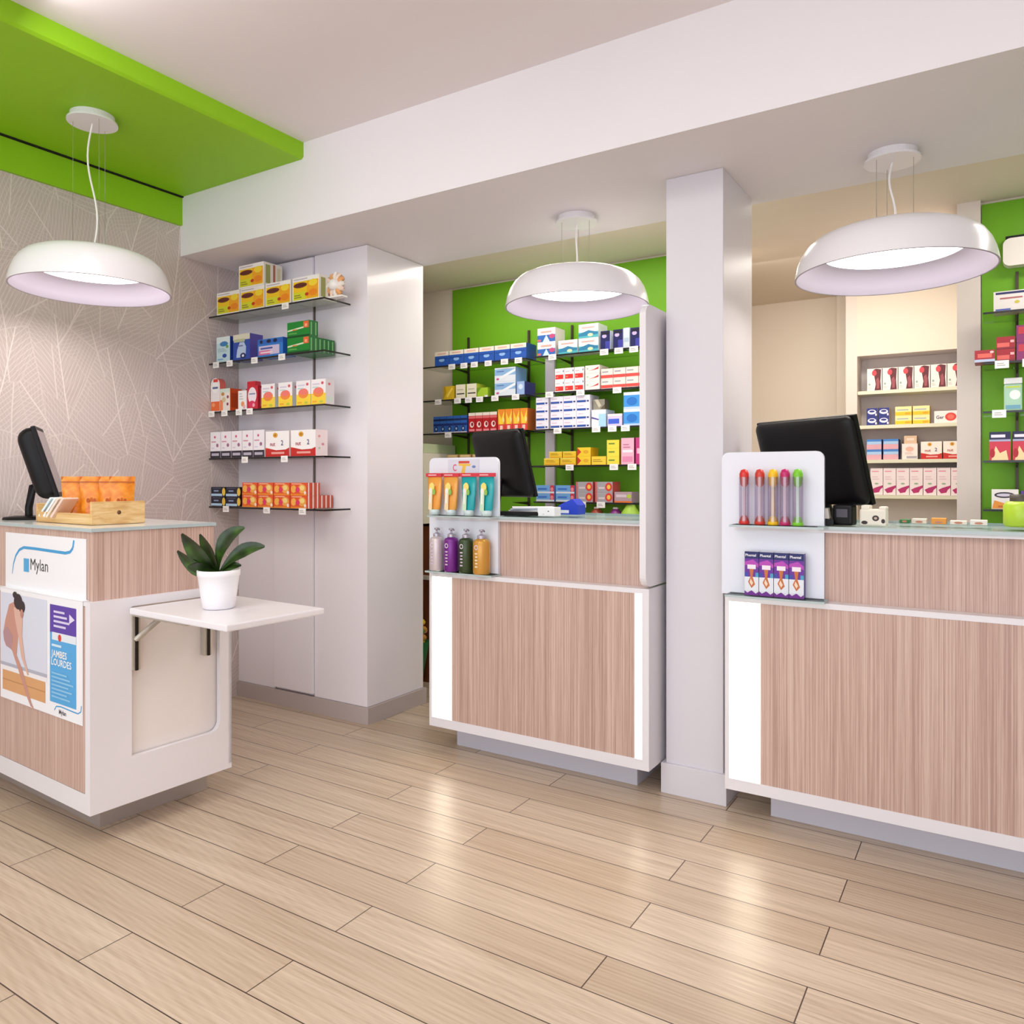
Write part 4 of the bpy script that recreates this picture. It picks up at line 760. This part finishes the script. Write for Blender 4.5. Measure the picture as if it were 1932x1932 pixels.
stock('carton', 'box', 'yellow and white carton', AL(1), ga(1), [(-.556, -.457), (-.455, -.356)], YA, ZA[1]+.001, .10, .057, 'F4E4A0', [('r', 0, 0, 1, .4, 'F2C41E'), ('r', .1, .55, .8, .68, 'A8B0B8'), ('r', .6, .1, .9, .3, 'F2A01E')], 'E8B81E', layers=2)
stock('carton', 'box', 'white carton with red oval', AL(1), None, [(-.335, -.20)], YA, ZA[1]+.001, .10, .076, 'F2E8E2', [('e', .7, .5, .24, .34, 'DC4438'), ('e', .7, .5, .14, .2, 'E8705E'), ('t', 'Ger', .08, .35, .28, '4A4A62', .34)], 'E8DCD4')
stock('carton', 'box', 'blue and pink banded carton', AL(2), ga(2), [(-.725, -.633), (-.626, -.534)], YA, ZA[2]+.001, .12, .066, 'DDA6B0', [('r', 0, .55, 1, 1, '3F7EC8'), ('r', .02, .5, 1, .78, 'A8C8E8')], '2A3A8A', layers=2)
stock('carton', 'box', 'pinkish white carton with heart spot', AL(2), None, [(-.517, -.424)], YA, ZA[2]+.001, .12, .100, 'F0E2DA', [('e', .5, .65, .26, .16, 'E8B4A0'), ('r', .3, .05, .95, .2, 'A8A2AC'), ('l', .2, .3, .8, .45, 2, 'D8B8B0')], 'C8B8B4')
stock('carton', 'box', 'small tan carton stacked on the heart carton', AL(2), None, [(-.505, -.43)], YA+.01, ZA[2]+.102, .09, .05, 'D9B898', [('r', .2, .4, .8, .7, 'E8D4C0')], 'C4A88A')
stock('carton', 'box', "white carton lettered 'nut 2' with red base", AL(2), ga(2), [(-.411, -.286), (-.284, -.165)], YA, ZA[2]+.001, .12, .110, 'F4EADF', NUT, 'E8D8D0')
PKL = [('l', .12, .84, .9, .92, 1, 'E08AA0'), ('e', .5, .42, .16, .03, '8FB08A'), ('p', [(.1, .2), (.4, .27), (1, .36), (1, .28), (.8, .2), (.7, .1), (.3, .07)], 'B42A6A'), ('l', .15, .55, .8, .72, 2, 'E4C8D0')]
stock('carton', 'box', 'white carton with magenta swoosh', AL(3), ga(3), spans(-.702, -.165, 7), YA, ZA[3]+.001, .10, .174, 'F0E2E2', PKL, 'D48AA4')

# right green unit goods
GR_ = lambda i: f'{RN[i]} far-right shelf'
stock('carton', 'box', 'wide white carton with dark blue top line', GR_(0), None, [(-.014, .15)], YR, ZR[0]+.001, .12, .085, 'F2EAE4', [('r', .05, .84, 1, .95, '2A2F66'), ('l', .15, .55, .9, .72, 1, 'B86A6A'), ('e', .55, .4, .06, .08, 'D8C84A'), ('r', .05, .02, .4, .1, '5A6ABE')], 'E0D8D0')
RX = [('r', .05, .15, .7, .5, 'E86A60'), ('r', .75, .5, .95, .7, 'F0B8B8'), ('r', 0, 0, 1, .12, '8A2A3A')]
stock('carton', 'box', 'dark red carton jutting past the green panel', GR_(1), None, [(-.083, -.004)], YR-.02, ZR[1]+.001, .12, .052, 'A81828', [('r', 0, 0, 1, .22, 'B8C4E0'), ('r', .15, .35, .85, .7, 'E8685A'), ('e', .85, .8, .1, .1, 'F0D0D0')], '8E1424')
stock('carton', 'box', 'dark red carton in the pyramid stack', GR_(1), 'dark red cartons on the second far-right shelf', [(-.002, .07)], YR, ZR[1]+.001, .12, .053, 'A81828', RX, '8E1424', layers=2)
stock('carton', 'box', 'red and violet carton', GR_(1), 'red and violet cartons on the second far-right shelf', [(.072, .145)], YR, ZR[1]+.001, .12, .075, '8E2A6A', [('r', .1, .5, .9, .9, 'C83A4A'), ('r', .6, .15, .95, .4, '4A3AA8')], '5A1A5A', layers=2)
t = thing('lotion_bottle', 'pale green bottle with white lid on the third far-right shelf', 'bottle', (.062, 4.05, ZR[2]+.001))
q = MB(); q.bbox(-.034, .034, -.025, .025, 0, .118, mat('A8D0B4', .3), .008); q.art([('e', .6, .6, .3, .18, 'F0F4F0'), ('r', .1, .08, .9, .22, '6FA8BE'), ('r', .1, .86, .9, .92, 'C4D84A')], .068, .118, -.025); q.build('bottle_body', t)
MB().bbox(-.034, .034, -.022, .022, .119, .146, mat('F0F0EE', .4), .004).build('lid', t)
stock('carton', 'box', 'red carton with navy top and yellow flame', GR_(3), 'red cartons on the fourth far-right shelf', [(-.028, .054), (.058, .14)], YR, ZR[3]+.001, .12, .124, 'D03048', [('r', 0, .72, 1, 1, '1E1E4A'), ('r', .08, .8, .75, .9, 'F0E8F4'), ('r', 0, .66, 1, .73, 'A8A8C8'), ('p', [(.1, 0), (.9, 0), (.8, .35), (.5, .25), (.3, .5)], 'F2D8A4'), ('e', .15, .25, .12, .16, 'B01828')], 'A82438')
stock('carton', 'box', 'white carton with dark oval and orange base', GR_(4), None, [(-.02, .083)], YR, ZR[4]+.001, .12, .086, 'F2ECE8', [('e', .48, .72, .38, .15, '2A2032'), ('e', .48, .72, .3, .08, 'D8D0E0'), ('p', [(.02, .03), (.6, .03), (.5, .3), (.1, .45)], 'EE9A3A'), ('e', .75, .25, .2, .16, '2E2858'), ('r', .25, .1, .5, .18, 'C86A2A')], 'E0D8D8')
stock('carton', 'box', 'violet carton right of the oval carton', GR_(4), None, [(.088, .16)], YR, ZR[4]+.001, .12, .08, '5A3A8E', [('r', .1, .1, .9, .4, 'C86A9A')], '4A2A6E')
price_tags([.02, .12], 3.96, ZR[1]-.002, 'second far-right shelf', 'price tags on the far right shelves'); price_tags([.01], 3.973, ZR[2], 'third far-right shelf', None)
t = thing('wall_unit', 'rounded white wall unit high on the far right green panel', 'wall unit', (.16, 4.19, 2.27))
q = MB(); q.prism(rrect(-.135, .135, 0, .125, .03), -.03, .03, mat('EEE6DE', .4)); q.build('casing', t); q = MB(); q.box(-.125, .135, -.028, .03, .125, .135, M_BLK); q.build('top_vent', t)
q = MB(); q.text('A', .03, .05, .03, '1A1A1A', -.0308); q.build('letter', t)

# strip of back room between cabinet and first counter
t = thing('drawer_cabinet', 'cream bank of shallow drawers left of the green rack', 'cabinet', (-3.27, 4.0, 0))
local(MB().box(-3.6, -3.075, 3.84, 4.22, 1.02, 1.47, mat('E8E0D0', .5)), t).build('carcass', t); local(MB().box(-3.6, -3.09, 3.86, 4.2, 1.472, 1.53, mat('C4CFA8', .5)), t).build('top_tray', t)
for k in range(4):
    z = 1.045+k*.108; local(MB().bbox(-3.59, -3.08, 3.822, 3.838, z, z+.085, mat('EFE7D6', .45), .003), t).build('drawer', t)
t = thing('wood_cupboard', 'dark brown cupboard below the cream drawers', 'cabinet', (-3.3, 4.0, 0))
DW = NT('dark_walnut'); DW.l(DW.ramp(DW.noise(DW.pos((20, 20, 2)), 2, 3), [(.3, '6A3418'), (.7, '8A4A26')]), DW.b.inputs['Base Color']); DW.b.inputs['Roughness'].default_value = .45
local(MB().box(-3.6, -3.0, 3.90, 4.22, 0, 1.0, DW.m), t).build('carcass', t); local(MB().box(-3.6, -2.98, 3.88, 4.22, .66, .685, mat('E4DACC', .5)), t).build('ledge', t)
t = thing('flower_pot', 'green tapered pot of yellow and white flowers left of the first counter', 'plant', (-3.09, 3.76, 0))
MB().lathe([(0, 0), (.05, 0), (.10, .29), (.092, .29), (0, .27)], mat('145A34', .4), 24).build('pot', t)
q = MB(); rr = random.Random(3)
for k in range(26):
    a = rr.uniform(0, 6.28); r_ = rr.uniform(0, .085); z = rr.uniform(.28, .42); q.lathe([(0, -.02), (.02, -.01), (.024, .004), (.012, .02), (0, .022)], mat(['E8C23A', 'F2E8DC', 'C88A3A', 'E4A8A0', '5A7A2E'][k % 5], .6), 8, (r_*math.cos(a), r_*math.sin(a), z))
q.build('flowers', t)
